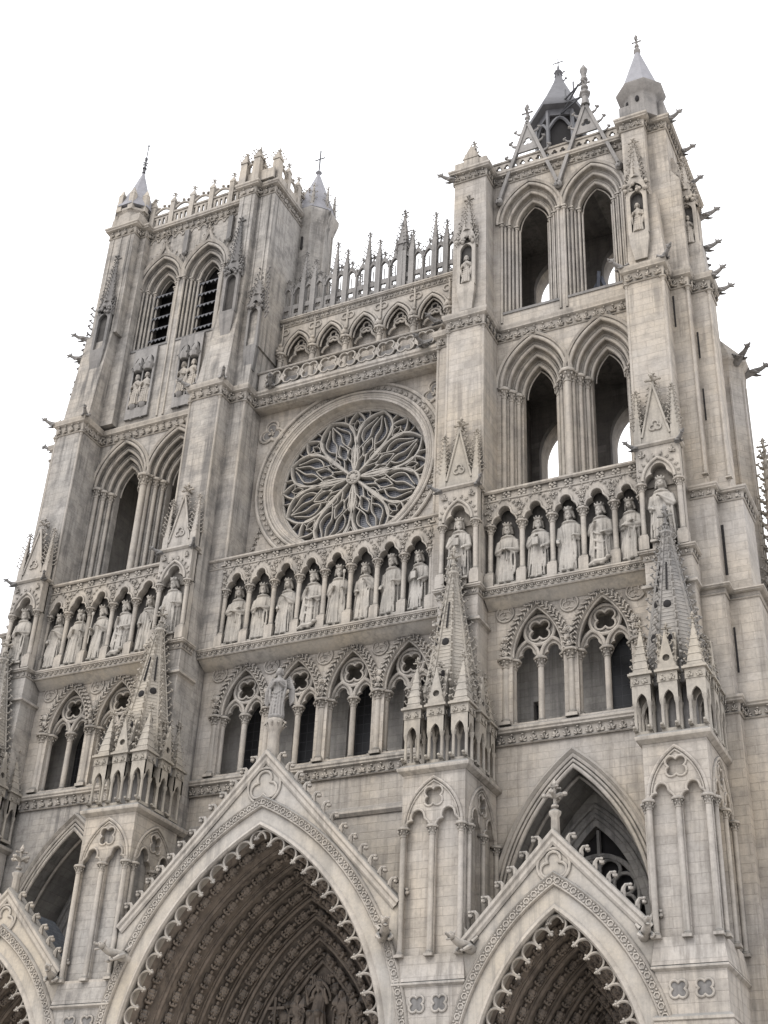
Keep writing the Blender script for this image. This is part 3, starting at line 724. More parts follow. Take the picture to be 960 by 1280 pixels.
def tower(s):
    south = s > 0
    WM = WALL if south else WALL_OLD
    mb = MB()
    # stage behind the gallery of kings: two deep arches
    C1 = (9.56, 12.78)
    orders(mb, C1, 38.4, 1.53, 2.5, 7.80, 14.46, 30.9, 41.0, 31.4, 0.0, .25, 4, .27, .06, .1)
    # flank walls, floors, back wall with openings
    mb.box(6.2, 7.5, .3, 5.9, 27, 41.5); mb.box(14.8, 16.85, .4, 5.9, 27, 41.5)
    mi = MB(); mi.box(7.45, 7.8, 1.0, 4.52, 31.2, 41.0); mi.box(14.46, 14.85, 1.0, 4.52, 31.2, 41.0); mi.box(7.5, 14.8, 1.3, 4.55, 30.6, 31.2); mi.box(7.5, 14.8, 1.1, 4.55, 40.6, 41.2)
    mb.box(6.2, 16.8, 1.1, 5.9, 41.2, 41.9)
    hr = [arch(c, 37.6, .82, 1.75, 10, 31.6) for c in (9.0, 12.45)]
    mb.slab(rect(7.4, 14.9, 31, 41.3), hr, 4.8, 5.7); mi.slab(rect(7.4, 14.9, 31, 41.3), hr, 4.5, 4.8)
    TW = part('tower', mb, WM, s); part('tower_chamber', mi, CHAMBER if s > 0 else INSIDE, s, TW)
    for c in C1: hb = MB(); hoods(hb, (c,), 38.4, 1.53, 2.5, 0.0, .25, 4, .27, .06); part('arch_moulding', hb, STONE, s, TW)
    for c in C1:
        for q in (-1, 1):
            for i in range(3):
                x = c+q*(1.53-.25*i-.07); yy = .27*i+.13
                if abs(x) < 14.4: colonnette(TW, s*x, yy, 31.5, 38.4-.06*i, .125-.008*i, cap=.58, name='jamb_shaft')
    for i, (x, yy) in enumerate(((11.17, -.06),)): colonnette(TW, s*x, yy, 31.5, 38.4, .17, cap=.64)
    # cornice at the foot of the belfry
    path = [(7.84, 0), (14.42, 0), (14.42, -1.65), (16.08, -1.65), (16.08, -.58), (16.87, -.58), (16.87, 0), (17.66, 0), (17.66, 1.15), (16.85, 1.15), (16.85, 6.0)]
    cornice(TW, [(5.19, .6), (5.19, -.76), (6.06, -.76), (6.06, -1.65), (7.84, -1.65)]+path, 40.94, 42.0, mirror=s < 0, o=.22, step=.42)
    # belfry
    bf = MB()
    if south:
        C2, zs, rise, hw, sill, top = (9.52, 12.70), 48.35, 2.2, 1.46, 42.75, 51.2
        orders(bf, C2, zs, hw, rise, 7.6, 14.6, 42.0, top, sill, 0.0, .29, 3, .26, .04, .05)
        bf.box(5.95, 7.65, -.98, 1.2, 42.0, top); bf.box(14.52, 15.62, -.98, .6, 42, top)
        bf.frustum(14.48, 16.15, -1.25, .6, 42.0, 14.52, 15.9, -1.0, .6, 46.5)
        bf.box(15.5, 16.5, -.42, 1.6, 42, top); bf.frustum(16.3, 16.95, -.4, 1.0, 42.0, 16.3, 16.9, -.4, 1.0, 47.6); bf.frustum(16.3, 16.9, -.4, 1.0, 47.6, 16.3, 16.52, -.35, 1.0, 48.3)
        bf.frustum(16.7, 17.6, .045, 1.04, 42.0, 16.7, 17.5, .045, 1.04, 43.9); bf.frustum(16.4, 17.5, .1, 1.05, 46.2, 16.4, 16.6, .2, 1.0, 49.6); bf.box(16.5, 17.42, .35, 1.05, 43.9, 46.3)
        bf.box(5.9, 6.9, .5, 5.8, 42, top)
        sidehole = [arch(3.0, 47.6, .8, 1.5, 8, 43.2)]
        sub = MB(); sub.slab(rect(.5, 5.9, 42, top), sidehole, 0, .9); bf.merge(sub, T(16.47, 0, 0, 90))
        rear = [arch(c, 48.0, .84, 1.55, 10, 43.0) for c in (8.85, 12.45)]
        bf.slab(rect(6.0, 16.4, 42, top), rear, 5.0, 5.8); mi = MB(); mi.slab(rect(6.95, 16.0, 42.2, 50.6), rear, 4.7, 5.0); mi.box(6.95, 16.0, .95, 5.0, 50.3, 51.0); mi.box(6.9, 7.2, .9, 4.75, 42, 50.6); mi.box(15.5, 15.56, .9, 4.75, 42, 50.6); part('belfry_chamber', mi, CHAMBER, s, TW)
    else:
        C2, zs, rise, hw, sill, top = (9.45, 12.38), 51.5, 2.0, 1.30, 47.1, 55.3
        orders(bf, C2, zs, hw, rise, 6.9, 14.3, 42.0, top, sill, 0.0, .30, 3, .30, .04)
        bf.frustum(14.45, 16.07, -1.4, .6, 42.0, 14.2, 15.9, -1.05, .6, 48.0); bf.box(14.0, 15.75, -1.0, .6, 47.9, top)
        bf.box(13.6, 14.5, -.45, .6, 42.0, top)
        bf.frustum(6.05, 7.80, -1.45, .6, 42.0, 6.02, 7.3, -1.02, .6, 47.5); bf.box(6.0, 6.98, -1.0, .6, 47.4, top); bf.box(4.98, 6.05, -.6, 3.0, 44.5, top)
        bf.frustum(5.15, 6.08, -.74, 3.0, 42.0, 5.05, 6.08, -.65, 3.0, 45.0); bf.box(15.0, 15.8, .5, 3.4, 42, top); bf.box(5.0, 15.8, 2.4, 3.4, 42, top)
        for x in (5.25, 5.8, 6.25, 6.75, 14.3, 14.9, 15.45): bf.box(x-.05, x+.05, -1.04 if x > 6 else -.64, -.9 if x > 6 else -.5, 48, top-.2)
    BF = part('belfry', bf, WM, s, TW)
    st_, dp_ = (.29, .26) if south else (.30, .30)
    for c in C2:      # slender jamb shafts, impost bands, and on the north tower an ogee hood with a crocketed tip
        hb = MB(); hoods(hb, (c,), zs, hw, rise, 0.0, st_, 3, dp_, .04, .08)
        for q in (-1, 1):
            for i in range(3):
                x = c+q*(hw-st_*i-.02)
                for j in (0, .5): hb.lathe([(.065-.02*j, sill-.4 if i else 42.1), (.065-.02*j, zs-.15)], x-q*st_*j*.9, dp_*(i+j)*.96-.01, 6)
                hb.blob((x, dp_*i, zs-.10), (.13, .12, .10), None, ICO2); hb.box(x-.12, x+.12, dp_*i-.13, dp_*i+.1, zs-.03, zs+.05)
        if not south:
            r2 = conc(hw, rise, .28); pts = [(c-hw-.28, zs)]+[p for p in arch(c, zs, hw+.28, r2, 12)[1:10]]
            pr = pts+[(c-.28, zs+r2-.02), (c-.10, zs+r2+.45), (c, zs+r2+1.05)]; pr += [(2*c-x, z) for x, z in pr[:-1]][::-1]
            hb.sweep(pr, [(-.09, -.05), (-.09, .08), (.03, .14), (.10, .05), (.10, -.05)])
            for p, d in resample(pr, .42)[3:-3]: crocket(hb, (p[0], -.08, p[1]), (-d[1], 0, d[0]), (0, 0, 1), .17)
            finial(hb, c, -.1, zs+r2+.8, .9, .4)
        part('arch_moulding', hb, STONE, s, TW)
    if not south:
        for x in (10.9, 8.0, 13.75):
            hb = MB(); hb.box(x-.14, x+.14, -.22, .05, 53.3, 54.9); hb.blob((x, -.16, 53.2), (.17, .16, .2)); part('wall_shaft', hb, STONE_DARK, s, TW)
        hb = MB()
        for i in range(12): x = 7.2+i*.55; hb.sweep(arch(x, 54.85, .24, .3, 5), ROLL(0, .04, .02))
        part('arched_corbel_table', hb, STONE, s, TW)
    for c in C2: sb = MB(); sb.box(c-hw-.02, c+hw+.02, -.04 if not south else -.05, 1.0, sill-.16, sill-.02); part('sill', sb, STONE_DARK, s, TW)
    # statue canopies on the belfry piers
    def canopy(cx, yf, zc, zt, w=.46):
        k = MB()
        for sg in (-1, 1):
            k.lathe([(.07, zc-2.6), (.05, zc-2.4), (.05, zc-.1), (.08, zc)], cx+sg*w*.8, yf-.02, 6)
            for m in range(5): crocket(k, (cx+sg*(w*.9*(1-m/5.2)), yf-.05, zc+.25+m*.22), (sg, 0, .3), (0, 0, 1), .22)
            spire(k, cx+sg*w*.95, yf+.05, zc-.1, zc+1.3, .13, .02, 4, .25, .10)
        k.slab(rect(cx-w, cx+w, zc-2.6, zc+.02), [arch(cx, zc-.42, w*.64, .42, 6, zc-2.45)], yf-.15, yf+.03)
        rc = MB(); rc.box(cx-w*.8, cx+w*.8, yf+.035, yf+.07, zc-2.55, zc); part('niche_shade', rc, STONE_BLACK, s, TW)  # thin dark plate carries the shade of the niche in its colour
        k.slab([(cx-w, zc)]+arch(cx, zc, w*.72, .55, 6)+[(cx+w, zc), (cx+w, zc+.35), (cx, zc+1.6), (cx-w, zc+.35)], [], yf-.12, yf+.2)
        for m in range(16): k.blob((cx+RND.uniform(-w, w)*1.1, yf-.15+RND.uniform(-.1, .1), zc+RND.uniform(.0, .5)), (.10, .10, .12))
        spire(k, cx, yf+.1, zc+.9, zt-.5, .34, .05, 6, .28, .19); finial(k, cx, yf+.1, zt-.75, .85, .36)
        k.box(cx-w*.95, cx+w*.95, yf-.16, yf+.2, zc-2.95, zc-2.6)
        k.frustum(cx-w*.6, cx+w*.6, yf-.05, yf+.2, zc-4.0, cx-w*.95, cx+w*.95, yf-.16, yf+.2, zc-2.95)
        part('niche_canopy', k, STONE_DARK if not south else STONE, s, TW)
    if south:
        canopy(6.75, -1.12, 46.5, 49.9); canopy(15.12, -1.30, 46.5, 50.1); canopy(17.0, .18, 46.3, 49.5, .42)
    else:
        canopy(6.62, -1.15, 49.2, 53.5); canopy(14.85, -1.12, 49.2, 53.7); canopy(5.3, -.62, 46.9, 49.9, .38)
    # louvres
    if not south:
        for c in C2:
            for i in range(6):
                z = 47.25+i*.80; lb = MB(); tb = MB()
                lb.add([(c-.75, .62, z), (c+.75, .62, z), (c+.75, 1.15, z+.62), (c-.75, 1.15, z+.62), (c-.75, .66, z-.04), (c+.75, .66, z-.04), (c+.75, 1.19, z+.58), (c-.75, 1.19, z+.58)], [(0, 1, 2, 3), (4, 7, 6, 5), (0, 4, 5, 1), (1, 5, 6, 2), (2, 6, 7, 3), (3, 7, 4, 0)])
                part('louvre', lb, LOUVRE, s, TW, 0)
                tb.slab([(c-.76, z+.035), (c-.76, z+.01)]+[(c-.76+.127*(k+1), z+(-.17 if k % 2 == 0 else .01)) for k in range(11)]+[(c+.76, z+.01), (c+.76, z+.035)], [], .585, .60)
                part('lead_fringe', tb, TRIM, s, TW, 0)
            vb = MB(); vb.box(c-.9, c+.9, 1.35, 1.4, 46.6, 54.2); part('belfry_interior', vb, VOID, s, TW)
        for c in C2:      # sunk panel with twin canopies below each opening
            k = MB()
            k.slab(rect(c-.72, c+.72, 42.25, 46.85), [arch(c-.32, 45.9, .28, .45, 5, 42.9), arch(c+.32, 45.9, .28, .45, 5, 42.9)], -.16, .0)
            rc = MB(); rc.box(c-.68, c+.68, -.03, -.01, 42.6, 46.6); part('niche_shade', rc, STONE_BLACK, s, TW)  # dark sheet paints the shade behind the twin niches
            for q in (-1, 1):
                k.lathe([(.26, 45.3), (.32, 45.5), (.26, 45.8), (.12, 46.2), (.04, 46.6)], c+q*.31, -.10, 8)
                for m in range(7): crocket(k, (c+q*.31+.27*cos(m), -.14+.16*sin(m*2.), 45.45+.06*(m % 3)), (cos(m), -.6, 0), (0, 0, 1), .15)
                k.lathe([(.08, 42.2), (.07, 42.8), (.22, 42.95), (.25, 43.1)], c+q*.31, -.08, 8)
            part('niche_panel', k, STONE_MID, s, TW)
    else:             # timber bell frame seen through the right opening
        k = MB()
        for (p, q) in (((11.55, 1.6, 43.0), (12.25, 2.1, 45.2)), ((12.9, 1.6, 43.0), (12.3, 2.1, 45.2)), ((11.5, 1.6, 43.1), (13.4, 1.6, 43.1)), ((11.9, 1.6, 44.0), (12.7, 1.6, 44.0)), ((12.2, 1.6, 43.0), (12.25, 1.9, 45.4)), ((9.0, 1.6, 43.0), (10.4, 1.6, 43.15))):
            k.tube([p, q], .11, 4)
        part('bell_frame', k, TIMBER, s, TW)
    # top cornice
    if south:
        tp = [(5.95, 1.2), (5.95, -1.0), (7.66, -1.0), (7.66, 0), (14.5, 0), (14.5, -1.0), (15.6, -1.0), (15.6, -.42), (16.52, -.42), (16.52, 5.9)]
        cornice(TW, tp, 50.95, 51.85, mirror=False, o=.26, step=.36)
        pb = MB()
        hol = [foil(7.95+.42*i, 52.12, .17, 3, pi/2) for i in range(16)]
        pb.slab(rect(7.66, 14.55, 51.8, 52.45), hol, -.06, .08); pb.hsweep([(7.66, -.06), (14.55, -.06)], [(-.2, 52.42), (.05, 52.42), (.08, 52.5), (.0, 52.58), (-.2, 52.58)])
        pb.box(5.95, 7.66, -1.0, -.1, 51.8, 52.35); pb.box(16.35, 16.5, -.3, 5.8, 51.8, 52.45); pb.box(5.9, 16.4, 5.6, 5.75, 51.8, 52.45); pb.box(5.95, 6.1, -.9, 5.7, 51.8, 52.45)
        part('parapet', pb, STONE, 1, TW)
        # steep openwork gables that cross the parapet
        for c, zf in ((9.54, 55.9), (12.6, 57.4)):
            gb = MB(); yy = -.13; half = 1.52
            for q in (-1, 1):
                a, b = Vector((c+q*half, yy, 49.85)), Vector((c, yy, 54.75)); d = (b-a)
                sd = Vector((d.z, 0, -d.x)).normalized()*q*-1
                w = .085; gb.add([tuple(a-sd*w+Vector((0, -.10, 0))), tuple(a+sd*w+Vector((0, -.10, 0))), tuple(b+sd*w+Vector((0, -.10, 0))), tuple(b-sd*w+Vector((0, -.10, 0))), tuple(a-sd*w+Vector((0, .10, 0))), tuple(a+sd*w+Vector((0, .10, 0))), tuple(b+sd*w+Vector((0, .10, 0))), tuple(b-sd*w+Vector((0, .10, 0)))],
                               [(0, 1, 2, 3), (4, 7, 6, 5), (0, 4, 5, 1), (1, 5, 6, 2), (2, 6, 7, 3), (3, 7, 4, 0)])
                for t in (.52, .68, .84): 
                    p = a+d*t; crocket(gb, p+Vector((q*.12, 0, 0)), (q, 0, .1), (0, 0, 1), .36)
                if True: gb.blob((c+q*half, yy-.05, 49.72), (.20, .20, .24), None, ICO2); leaf(gb, (c+q*half, yy-.2, 49.5), Vector((0, -1, 0)), .4, .4)
            gb.slab([(c-.62, 52.7), (c+.62, 52.7), (c, 54.6)], [foil(c, 53.35, .26, 3, pi/2)], yy-.05, yy+.05)
            finial(gb, c, yy, 54.6, zf-54.4, .42)
            if zf > 57: 
                for zz in (55.3, 55.9, 56.5): gb.blob((c, yy, zz), (.2, .2, .16), None, ICO2)
            part('openwork_gable', gb, STONE_MID, 1, TW)
        # corner turret with a stone cone
        tb = MB(); cx, cy = 15.45, -.35
        tb.lathe([(.86, 51.7), (.84, 53.1), (.90, 53.2), (1.16, 53.5), (1.22, 53.68), (1.12, 53.8), (1.0, 53.86)], cx, cy, 8, pi/8); kb = MB(); kb.lathe([(1.02, 53.8), (.96, 53.95), (.07, 57.0)], cx, cy, 8, pi/8); part('turret_cone', kb, LEAD, 1, TW)
        kb = MB(); kb.lathe([(.10, 56.75), (.18, 56.9), (.18, 57.05), (.07, 57.15), (.05, 57.6)], cx, cy, 8); finial(kb, cx, cy, 57.0, 1.25, .34); part('turret_finial', kb, STONE_MID, 1, TW)
        kb = MB(); kb.box(14.5, 15.6, -1.02, -.2, 51.75, 52.6); kb.box(15.5, 16.52, -.44, .5, 51.75, 52.9); part('turret_plinth', kb, STONE_MID, 1, TW)
        tr = part('corner_turret', tb, STONE_MID, 1, TW)
        wv = MB()
        for k in (9, 10, 11, 12, 13, 14):
            a = k*pi/4; wv.blob((cx+.80*cos(a), cy+.80*sin(a), 52.75), (.10, .06, .22), Matrix.Rotation(a+pi/2, 3, 'Z'), ICO2)
        part('slit_window', wv, VOID, 1, TW)
        pn = MB(); pn.box(6.45, 7.25, -1.04, -.3, 51.85, 52.5); pn.slab([(6.4, 52.45), (7.3, 52.45), (6.85, 53.3)], [], -1.07, -.3); spire(pn, 6.85, -.65, 52.5, 53.7, .36, .04, 4, .3, .16, pi/4); finial(pn, 6.85, -.65, 53.5, .55, .24)
        part('pinnacle', pn, STONE, 1, TW)
        # lantern
        lb = MB(); cx, cy = 10.45, 2.4
        for k in range(6):
            a = k*pi/3+.3; lb.tube([(cx+1.25*cos(a), cy+1.25*sin(a), 52), (cx+1.25*cos(a), cy+1.25*sin(a), 56.6)], .11, 5)
            b = a+pi/3; pts = [(cx+1.25*(cos(a)*(1-t)+cos(b)*t), cy+1.25*(sin(a)*(1-t)+sin(b)*t), 55.2+.9*sin(pi*t)) for t in [i/8 for i in range(9)]]
            lb.tube(pts, .09, 5)
        lb.lathe([(1.25, 56.3), (1.25, 56.75), (1.64, 56.8), (1.68, 56.98), (1.38, 57.6), (.78, 58.8), (.26, 60.1), (.16, 60.6), (.26, 60.75), (.1, 60.9), (.05, 61.3)], cx, cy, 6, .3)
        for k in range(9): crocket(lb, (cx+.2*cos(k), cy+.2*sin(k), 60.0+.09*k), (cos(k*2.1), sin(k*2.1), 0), (0, 0, 1), .22)
        lan = part('lantern', lb, LEAD_DARK, 1, TW)
        lb = MB(); lb.lathe([(1.1, 52), (1.1, 56.4)], cx, cy, 6, .3); part('lantern_core', lb, VOID, 1, TW)
        lb = MB(); lb.tube([(cx, cy, 60.9), (cx, cy, 61.95)], .03, 5); lb.tube([(cx-.3, cy, 61.6), (cx+.3, cy, 61.6)], .03, 5); part('cross', lb, IRON, 1, TW)
        ib = MB()
        for (p, q) in (((10.6, 1.6, 57.2), (12.5, .0, 56.6)), ((10.6, 1.6, 56.5), (12.5, 0, 55.6)), ((10.9, 1.4, 57.1), (12.2, .2, 55.7)), ((10.9, 1.4, 56.4), (12.2, .2, 56.7)), ((11.2, 1.1, 57.0), (11.2, 1.1, 57.7)), ((11.8, .6, 56.8), (11.8, .6, 57.5))): ib.tube([p, q], .05, 5)
        part('iron_tie', ib, IRON, 1, TW)
        for (x, y, z, a) in ((16.55, -.3, 51.6, 75), (16.55, 1.9, 51.6, 88), (16.95, .9, 48.3, 80), (17.5, 1.0, 46.2, 84), (5.95, -1.0, 51.3, -55), (17.68, .1, 41.75, 70), (17.68, 1.1, 41.75, 95), (16.1, -1.6, 41.9, 40), (14.4, -1.6, 41.9, -35), (17.4, .95, 44.2, 85)):
            gargoyle(TW, x, y, z, a, .8, STONE_MID)
        cb = MB()
        for i in range(14): crocket(cb, (17.45-.06*i, .95, 42.6+.38*i), (.9, .3, .2), (0, 0, 1), .26)
        part('crocket_strip', cb, STONE_DARK, 1, TW)
    else:
        tp = [(4.98, 3.0), (4.98, -.6), (6.0, -.6), (6.0, -1.0), (6.98, -1.0), (6.98, 0), (13.62, 0), (13.62, -.45), (14.0, -.45), (14.0, -1.0), (15.75, -1.0), (15.75, 3.4)]
        cornice(TW, tp, 55.15, 56.1, mirror=True, o=.28, step=.4)
        pb = MB()
        hol = [rect(7.1+.3*i, 7.24+.3*i, 56.25, 56.75) for i in range(22)]
        pb.slab(rect(6.98, 13.9, 56.05, 56.95), hol, -.06, .08); pb.hsweep([(6.98, -.06), (13.9, -.06)], [(-.2, 56.9), (.05, 56.9), (.08, 57.0), (.0, 57.06), (-.2, 57.06)])
        def run(x0, x1, y0, y1, zt=57.0, n=5):
            for i in range(n+1):
                t = i/n; x, y = x0+(x1-x0)*t, y0+(y1-y0)*t
                if i % 2 == 0 or True:
                    pb.box(x-.15, x+.15, y-.15, y+.15, zt-.9, zt+.75); pb.lathe([(.24, zt+.75), (.24, zt+.85), (.02, zt+1.3)], x, y, 4, pi/4); finial(pb, x, y, zt+1.1, .55, .26)
                if i < n:
                    X, Y = x0+(x1-x0)*(t+1/n), y0+(y1-y0)*(t+1/n)
                    pb.tube([(x+(X-x)*u, y+(Y-y)*u, zt+.15+.42*sin(pi*u)) for u in [j/8 for j in range(9)]], .085, 5)
                    for u in (.25, .5, .75): pb.blob((x+(X-x)*u, y+(Y-y)*u, zt+.36+.42*sin(pi*u)), .11)
        run(6.98, 13.7, .0, .0, 57.0, 5)
        for (x, y, h) in ((6.9, -.95, 57.9), (6.08, -.95, 58.1), (5.08, -.5, 58.0), (5.08, 2.9, 58.2), (6.0, -.55, 57.6)):
            pb.frustum(x-.24, x+.24, y-.24, y+.24, 56.0, x-.20, x+.20, y-.20, y+.20, h-.3); pb.lathe([(.34, h-.3), (.34, h-.2), (.03, h+.55)], x, y, 4, pi/4)
            for k in range(4):
                a = pi/4+k*pi/2
                for m in range(3): crocket(pb, (x+(.30-.09*m)*cos(a), y+(.30-.09*m)*sin(a), h-.1+.2*m), (cos(a), sin(a), 0), (0, 0, 1), .16)
        pb.box(4.98, 6.98, -.98, -.8, 56.05, 56.8); pb.box(4.98, 5.12, -.6, 3.0, 56.05, 56.8); run(5.08, 5.08, -.5, 2.9, 57.0, 3); run(6.1, 6.9, -.95, -.95, 57.0, 1)
        pb.box(5.0, 15.7, 3.2, 3.35, 56.05, 56.9)
        part('parapet', pb, STONE, -1, TW)
        tb = MB(); cx, cy = 14.95, -.15
        tb.lathe([(1.05, 56.0), (1.0, 57.0), (1.12, 57.15), (1.12, 57.3), (.86, 57.4), (.85, 57.9)], cx, cy, 8, pi/8); kb = MB(); kb.lathe([(1.22, 57.5), (1.18, 57.7), (.55, 59.3), (.05, 61.1)], cx, cy, 8, pi/8); part('turret_cone', kb, LEAD, -1, TW)
        for k in range(8):
            a = k*pi/4+pi/8; tb.box(cx+1.0*cos(a)-.16, cx+1.0*cos(a)+.16, cy+1.0*sin(a)-.16, cy+1.0*sin(a)+.16, 57.1, 58.35); tb.lathe([(.24, 58.35), (.02, 58.9)], cx+1.0*cos(a), cy+1.0*sin(a), 4, pi/4)
        tb.box(13.9, 15.8, -1.02, .4, 56.0, 56.7)
        tr = part('corner_turret', tb, STONE, -1, TW)
        fb = MB(); fb.tube([(cx, cy, 61.0), (cx, cy, 63.5)], .035, 6); finial(fb, cx, cy, 61.1, 1.4, .30); fb.blob((cx, cy, 61.3), .11); fb.blob((cx, cy, 63.4), .07)
        part('finial', fb, IRON, -1, TW)
        tb = MB(); cx, cy = 4.80, 3.4
        tb.lathe([(1.12, 46), (1.12, 55.2), (1.2, 55.4), (1.45, 56.0), (1.45, 56.3), (1.1, 56.6), (.95, 56.8), (.9, 57.0)], cx, cy, 8, pi/8); kb = MB(); kb.lathe([(1.28, 56.5), (1.2, 56.8), (.62, 58.6), (.08, 60.2), (.2, 60.35), (.07, 60.5)], cx, cy, 8, pi/8); part('turret_cone', kb, LEAD, -1, TW)
        for k in range(8):
            a = k*pi/4+pi/8; spire(tb, cx+1.1*cos(a), cy+1.1*sin(a), 56.6, 58.4, .16, .03, 4, .4, .15); tb.tube([(cx+1.13*cos(a), cy+1.13*sin(a), 50), (cx+1.13*cos(a), cy+1.13*sin(a), 55.2)], .06, 5)
        tr = part('stair_turret', tb, WALL_OLD, -1, TW)
        fb = MB(); fb.tube([(cx, cy, 60.4), (cx, cy, 62.2)], .045, 6); fb.tube([(cx-.33, cy, 61.5), (cx+.33, cy, 61.5)], .04, 5); part('cross', fb, IRON, -1, TW)
        fb = MB(); fb.box(cx-.05, cx+.05, cy-1.15, cy-1.05, 53.4, 54.3); part('slit_window', fb, VOID, -1, TW)
        for (x, y, z, a) in ((15.9, -.9, 41.9, -50), (14.4, -1.6, 41.9, 30), (16.2, -1.6, 41.8, -40), (17.6, 0.1, 41.8, -75), (7.9, -1.6, 41.9, -30), (6.1, -1.6, 41.9, 35), (4.1, 3.2, 56.0, 60), (5.0, 2.9, 55.9, 75), (16.0, -1.0, 48.0, -55), (16.0, -1.0, 46.6, -60)):
            gargoyle(TW, -x, y, z, a, .78, STONE_MID)
        cb = MB()
        for i in range(16): crocket(cb, (16.05-.02*i, -.95, 43.6+.42*i), (.95, -.2, .2), (0, 0, 1), .26)
        part('crocket_strip', cb, STONE_DARK, -1, TW); cb = MB()
        for i in range(10): crocket(cb, (4.7+.02*i, -.6, 46.2+.34*i), (-.9, -.3, .2), (0, 0, 1), .24)
        part('crocket_strip', cb, STONE_DARK, -1, TW)
    return TW
TOW = {s: tower(s) for s in (1, -1)}

# ---- rose window
def rose():
    cz, R, yt = 36.42, 3.88, 1.5
    mb = MB(); mb.slab(rect(-5.3, 5.3, 30.8, 41.3), [circ(0, cz, 4.02, 56)], .8, 1.55)
    mb.slab(rect(-5.3, 5.3, 30.8, 41.3), [circ(0, cz, R, 56)], 1.552, 1.8)
    RW = part('rose_window', mb, WALL)
    hb = MB(); C = circ(0, cz, 4.9, 64)
    hb.sweep(circ(0, cz, 4.93, 64), ROLL(0, .10, .04), y=.8, closed=True)
    hb.sweep(circ(0, cz, 4.45, 64), ROLL(0, .09, .04), y=.8, closed=True)
    hb.sweep(circ(0, cz, 4.15, 64)[::-1], [(-.14, -.75), (-.10, -.45), (.02, -.2), (.20, -.02), (.24, .05), (.15, .10), (.05, -.0), (-.10, -.30), (-.26, -.6), (-.26, -.75)], y=.8, closed=True)
    hb.sweep(circ(0, cz, 3.95, 64), ROLL(0, .10, .02), y=1.45, closed=True)
    hb.sweep(circ(0, cz, 4.2, 64), ROLL(0, .07, .02), y=.84, closed=True)
    for i in range(84):
        a = 2*pi*i/84; x, z = 4.68*cos(a), cz+4.68*sin(a)
        if z < 31.5: continue
        leaf(hb, (x-.12*cos(a), .77, z-.12*sin(a)), Vector((0, -1, 0)), .26, .30, Vector((cos(a), 0, sin(a))))
    part('hood_mould', hb, STONE, 1, RW)
    gl = MB(); gl.box(-3.87, 3.87, 1.70, 1.74, cz-3.87, cz+3.87); part('window_glass', gl, GLASS, 1, RW)
    # flamboyant tracery: bars drawn in polar coordinates
    tb = MB()
    def bar(pts, w=.06, d=.13):
        w, d = (w*1.38 if w > .055 else w*1.12), d*1.1
        """pts (angle deg, radius)"""
        P = [(r*cos(radians(a)), cz+r*sin(radians(a))) for a, r in pts]
        # Catmull-Rom
        Q = []
        for i in range(len(P)-1):
            p0, p1, p2, p3 = P[max(i-1, 0)], P[i], P[i+1], P[min(i+2, len(P)-1)]
            for k in range(5):
                t = k/5; q = []
                for c in (0, 1):
                    q.append(.5*((2*p1[c])+(-p0[c]+p2[c])*t+(2*p0[c]-5*p1[c]+4*p2[c]-p3[c])*t*t+(-p0[c]+3*p1[c]-3*p2[c]+p3[c])*t**3))
                Q.append(tuple(q))
        Q.append(P[-1])
        tb.sweep(Q, [(-w, -d), (w, -d), (w, -.02), (w*.35, d*.6), (-w*.35, d*.6), (-w, -.02)], y=yt)
    for k in range(8):
        A = 22.5+45*k
        big = .072
        for q in (-1, 1):
            # outer leaf of the big petal
            bar([(A+q*21.5, .38), (A+q*21, 1.05), (A+q*20.5, 1.6), (A+q*20.8, 2.25), (A+q*18, 2.95), (A+q*10, 3.45), (A, 3.80)], big, .16)
            # inner ogee pair around the glass lights
            bar([(A+q*20, 1.55), (A+q*9, 1.95), (A+q*4.0, 2.35), (A+q*4.6, 2.8), (A+q*1.2, 3.3), (A, 3.55)], .05)
            bar([(A+q*9, 1.95), (A+q*15.0, 2.3), (A+q*14, 2.75), (A+q*6.5, 3.15), (A+q*3, 3.42)], .045)
            bar([(A, 1.2), (A+q*6.5, 1.5), (A+q*7, 1.85), (A, 2.25)], .045)
            bar([(A+q*20.8, .75), (A+q*8, 1.1), (A+q*5, 1.35), (A+q*11.0, 1.75)], .045)
            bar([(A+q*20.5, 1.15), (A+q*14, 1.35), (A+q*15, 1.6), (A+q*20, 1.9)], .035)
        # outer small leaf between petals
        B = A+22.5
        for q in (-1, 1):
            bar([(B, 2.25), (B+q*4.5, 2.75), (B+q*7.5, 3.15), (B+q*5, 3.5), (B, 3.86)], .06, .15)
            bar([(B, 2.7), (B+q*3.0, 3.05), (B, 3.35)], .035)
            bar([(B+q*8, 3.2), (B+q*11, 3.45), (B+q*10, 3.84)], .05)
            bar([(B+q*2, 3.2), (B+q*6.5, 3.2)], .03)
        # lens between the petals near the hub
        if k % 2 == 1:
            for q in (-1, 1): bar([(B, .3), (B+q*9.0, .95), (B+q*4.5, 1.55), (B, 2.25)], .06, .16)
        bar([(B, .3), (B, 1.2), (B, 2.3)], .07, .17)
    tb.sweep(circ(0, cz, .30, 18), ROLL(0, .09, .06), y=yt-.05, closed=True)
    tb.blob((0, yt-.08, cz), (.26, .16, .26), None, ICO2)
    for k in range(8): tb.blob((.24*cos(k*pi/4), yt-.18, cz+.24*sin(k*pi/4)), .08)
    tb.sweep(circ(0, cz, 3.86, 64), ROLL(0, .09, .0), y=yt, closed=True)
    part('tracery', tb, STATUE, 1, RW)
